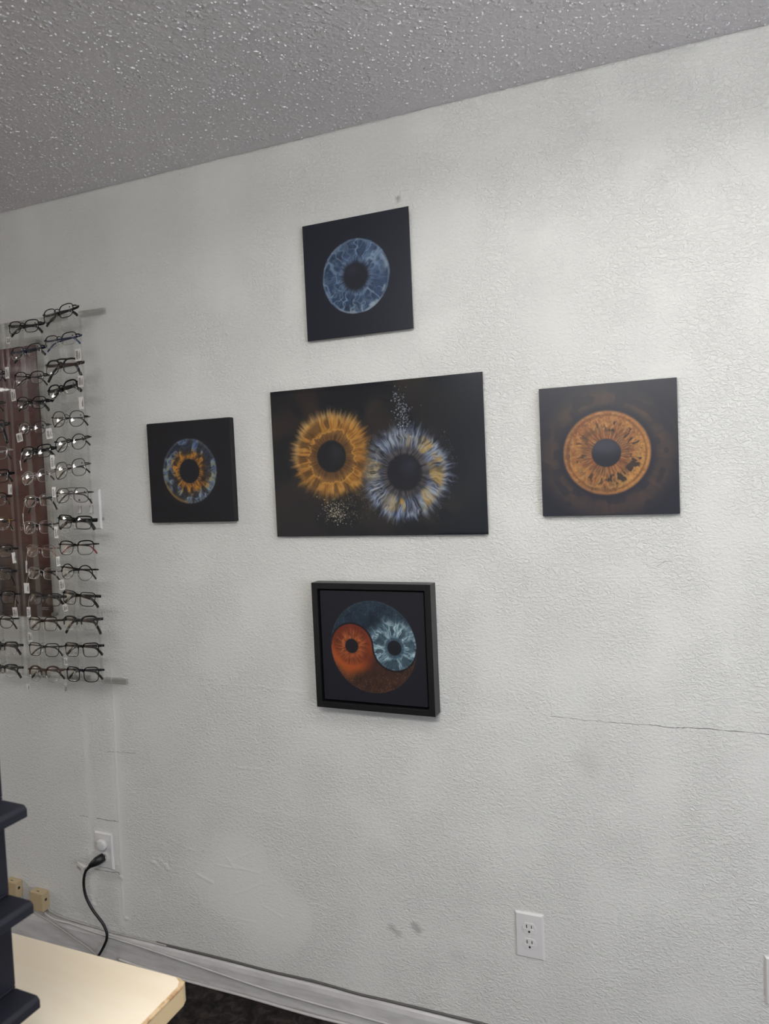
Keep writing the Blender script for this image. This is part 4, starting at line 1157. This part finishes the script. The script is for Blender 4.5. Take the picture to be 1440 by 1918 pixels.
B = [
 ((-1.803, 1.9845, .136, -2.5, .036, 1.9765), dict(kind='soft', c=BLK, r=.0011, ru=.0015, rt=.0022, tflat=1.8, tag=T(-1.856, 1.942, .013, .020), d='black thin-rimmed oblong')),
 ((-1.80, 1.9075, .136, 2.1, .036, 1.904), dict(kind='soft', c=DKG, semi=True, ru=.0013, tc=NAVY, tip=DKG, rt=.0020, tflat=2, tag=T(-1.869, 1.848, .015, .034), d='dark half-rim with navy hinge')),
 ((-1.7935, 1.8395, .133, -3.0, .036, 1.827), dict(kind='soft', c=BLK, semi=True, ru=.0013, rt=.0014, lc=GUN, tag=T(-1.850, 1.780, .018, .034, 0, -4), d='thin black half-rim')),
 ((-1.7925, 1.7635, .135, -3.0, .036, 1.754), dict(kind='soft', c=BLK, r=.0008, ru=.0014, rt=.0024, tflat=1.8, d='black thin-rimmed with thick temples')),
 ((-1.7945, 1.6935, .128, -1.4, .036, 1.6805), dict(kind='soft', c=GUN, r=.0009, ru=.0011, rt=.0011, tag=T(-1.836, 1.655, .023, .026, 0, -9), d='fine gunmetal, barcode tag below')),
 ((-1.788, 1.6165, .142, 2.0, .037, 1.6095), dict(kind='rect', c=BLK, r=.0009, ru=.0018, rt=.0026, tflat=1.8, tag=T(-1.839, 1.572, .004, .030, 0, -6), bar=False, d='black rectangular with thick temples')),
 ((-1.793, 1.5415, .130, 5.0, .038, 1.537), dict(kind='panto', c=SIL, r=.0010, ru=.0011, rt=.0012, tip=BRN, d='silver-rimmed rounded')),
 ((-1.7895, 1.469, .135, 2.5, .034, 1.4665), dict(kind='rect', c=SIL, semi=True, ru=.0007, tc=BLK, rt=.0017, drop=.030, tag=T(-1.843, 1.415, .003, .030), bar=False, d='rimless clear with dark temples')),
 ((-1.7985, 1.3955, .135, 1.3, .037, 1.3875), dict(kind='soft', c=SIL, r=.0008, ru=.0009, tc=BLK, rt=.0015, d='pale silver thin-rimmed')),
 ((-1.794, 1.3245, .128, -.5, .036, 1.317), dict(kind='soft', c=ROSE, semi=True, ru=.0009, rt=.0010, tip=ROSE, tag=T(-1.843, 1.270, .006, .036, 0, 3), bar=False, d='rose metal half-rim')),
 ((-1.794, 1.249, .132, -.9, .034, 1.25), dict(kind='soft', c=SIL, r=.0008, ru=.0010, tc=BLK, rt=.0016, tag=T(-1.848, 1.206, .021, .031), bar=False, d='silver thin-rimmed with black hinge')),
 ((-1.792, 1.1825, .146, -1.2, .036, 1.173), dict(kind='rect', c=BLK, metal=False, r=.0011, ru=.0015, rt=.0028, tflat=1.6, tag=T(-1.846, 1.134, .012, .030, 15, 0), d='black rectangular with broad temples')),
 ((-1.8025, 1.1125, .131, 1.3, .040, 1.099), dict(kind='square', c=BRN, r=.0008, ru=.0013, rt=.0020, tip=BLK, tag=T(-1.848, 1.058, .016, .028), d='brown thin-rimmed squarish')),
 ((-1.807, 1.0295, .138, 1.2, .038, 1.0205), dict(kind='square', c=DKG, r=.0010, ru=.0014, rt=.0013, d='dark gunmetal squarish')),
 ((-1.811, .9575, .146, 2.7, .046, .946), dict(kind='panto', c=TORT, metal=False, semi=True, ru=.0027, rt=.0018, lc=SIL, tag=T(-1.870, .905, .014, .020), bar=False, d='tortoise browline')),
]
cr = [(-1.894, 1.855), (-1.909, 1.767), (-1.899, 1.703), (-1.893, 1.624), (-1.895, 1.554), (-1.906, 1.485), (-1.902, 1.411), (-1.899, 1.326), (-1.910, 1.256), (-1.903, 1.185), (-1.916, 1.109), (-1.904, 1.028), (-1.91, .958)]
cs = [dict(kind='rect', c=DKG, r=.0011, ru=.0014, rt=.002, d='dark metal'), dict(kind='soft', c=DKG, semi=True, ru=.0012, rt=.0013, d='dark half-rim'),
      dict(kind='rect', c=BLK, metal=False, r=.0014, ru=.002, rt=.0032, drop=.05, d='black with long drooping temple'), dict(kind='soft', c=SIL, r=.0009, ru=.001, tip=BLK, rt=.0014, d='silver'),
      dict(kind='rect', c=BLK, r=.0010, ru=.002, rt=.0024, d='black browed'), dict(kind='soft', c=BLK, semi=True, ru=.0014, rt=.0014, tag=T(-1.889, 1.503, .016, .030, 0, 4), bar=False, d='black half-rim with white tag'),
      dict(kind='soft', c=GOLD, semi=True, ru=.0008, tc=BLK, rt=.0012, d='gold half-rim'), dict(kind='rect', c=BLK, metal=False, r=.0012, ru=.0022, rt=.0026, tag=T(-1.892, 1.297, .010, .032, 30, -6), bar=False, d='black thick-browed'),
      dict(kind='rect', c=BLK, metal=False, r=.0010, ru=.0024, rt=.0026, drop=.034, d='heavy black browline'), dict(kind='rect', c=BLK, r=.0009, ru=.0016, rt=.0018, tag=T(-1.902, 1.131, .019, .031, 0, -4), d='black with barcode tag'),
      dict(kind='panto', c=DKG, r=.0010, ru=.0014, rt=.0016, drop=.02, d='dark rounded'), dict(kind='rect', c=BLK, metal=False, semi=True, ru=.0025, rt=.0026, d='black half-rim'),
      dict(kind='square', c=BLK, metal=False, semi=True, ru=.0024, rt=.0026, d='black browline')]
Cc = [((x - .070, z, .140, .5, .038, z - .010), s) for (x, z), s in zip(cr, cs)]
for nm, L, k0, g in (('right-hand', A, 0, 'eyeglasses on the right-hand column'), ('middle', B, 0, 'eyeglasses on the middle column'), ('left-edge', Cc, 2, 'eyeglasses cut by the left edge')):
    for i, (p, s) in enumerate(L):
        rnd = random.Random(1000 * k0 + 17 * i + len(nm))
        word = 'eyeglasses' if 'temple' in s['d'] or ',' in s['d'] or 'with' in s['d'] else 'eyeglasses'
        d = s['d']
        cut = min([d.find(q) for q in (',', ' with') if q in d] or [len(d)])
        lab = d[:cut] + ' eyeglasses' + d[cut:]
        o = ORD[i + k0] if not (k0 == 2 and i == len(L) - 1) else 'lowest'
        if k0 == 2: lab = '%s, %s row at the left edge' % (lab, o)
        else: lab = '%s, %s on the %s acrylic column' % (lab, o, nm)
        eyeglasses(*p, s, lab, g, rnd)
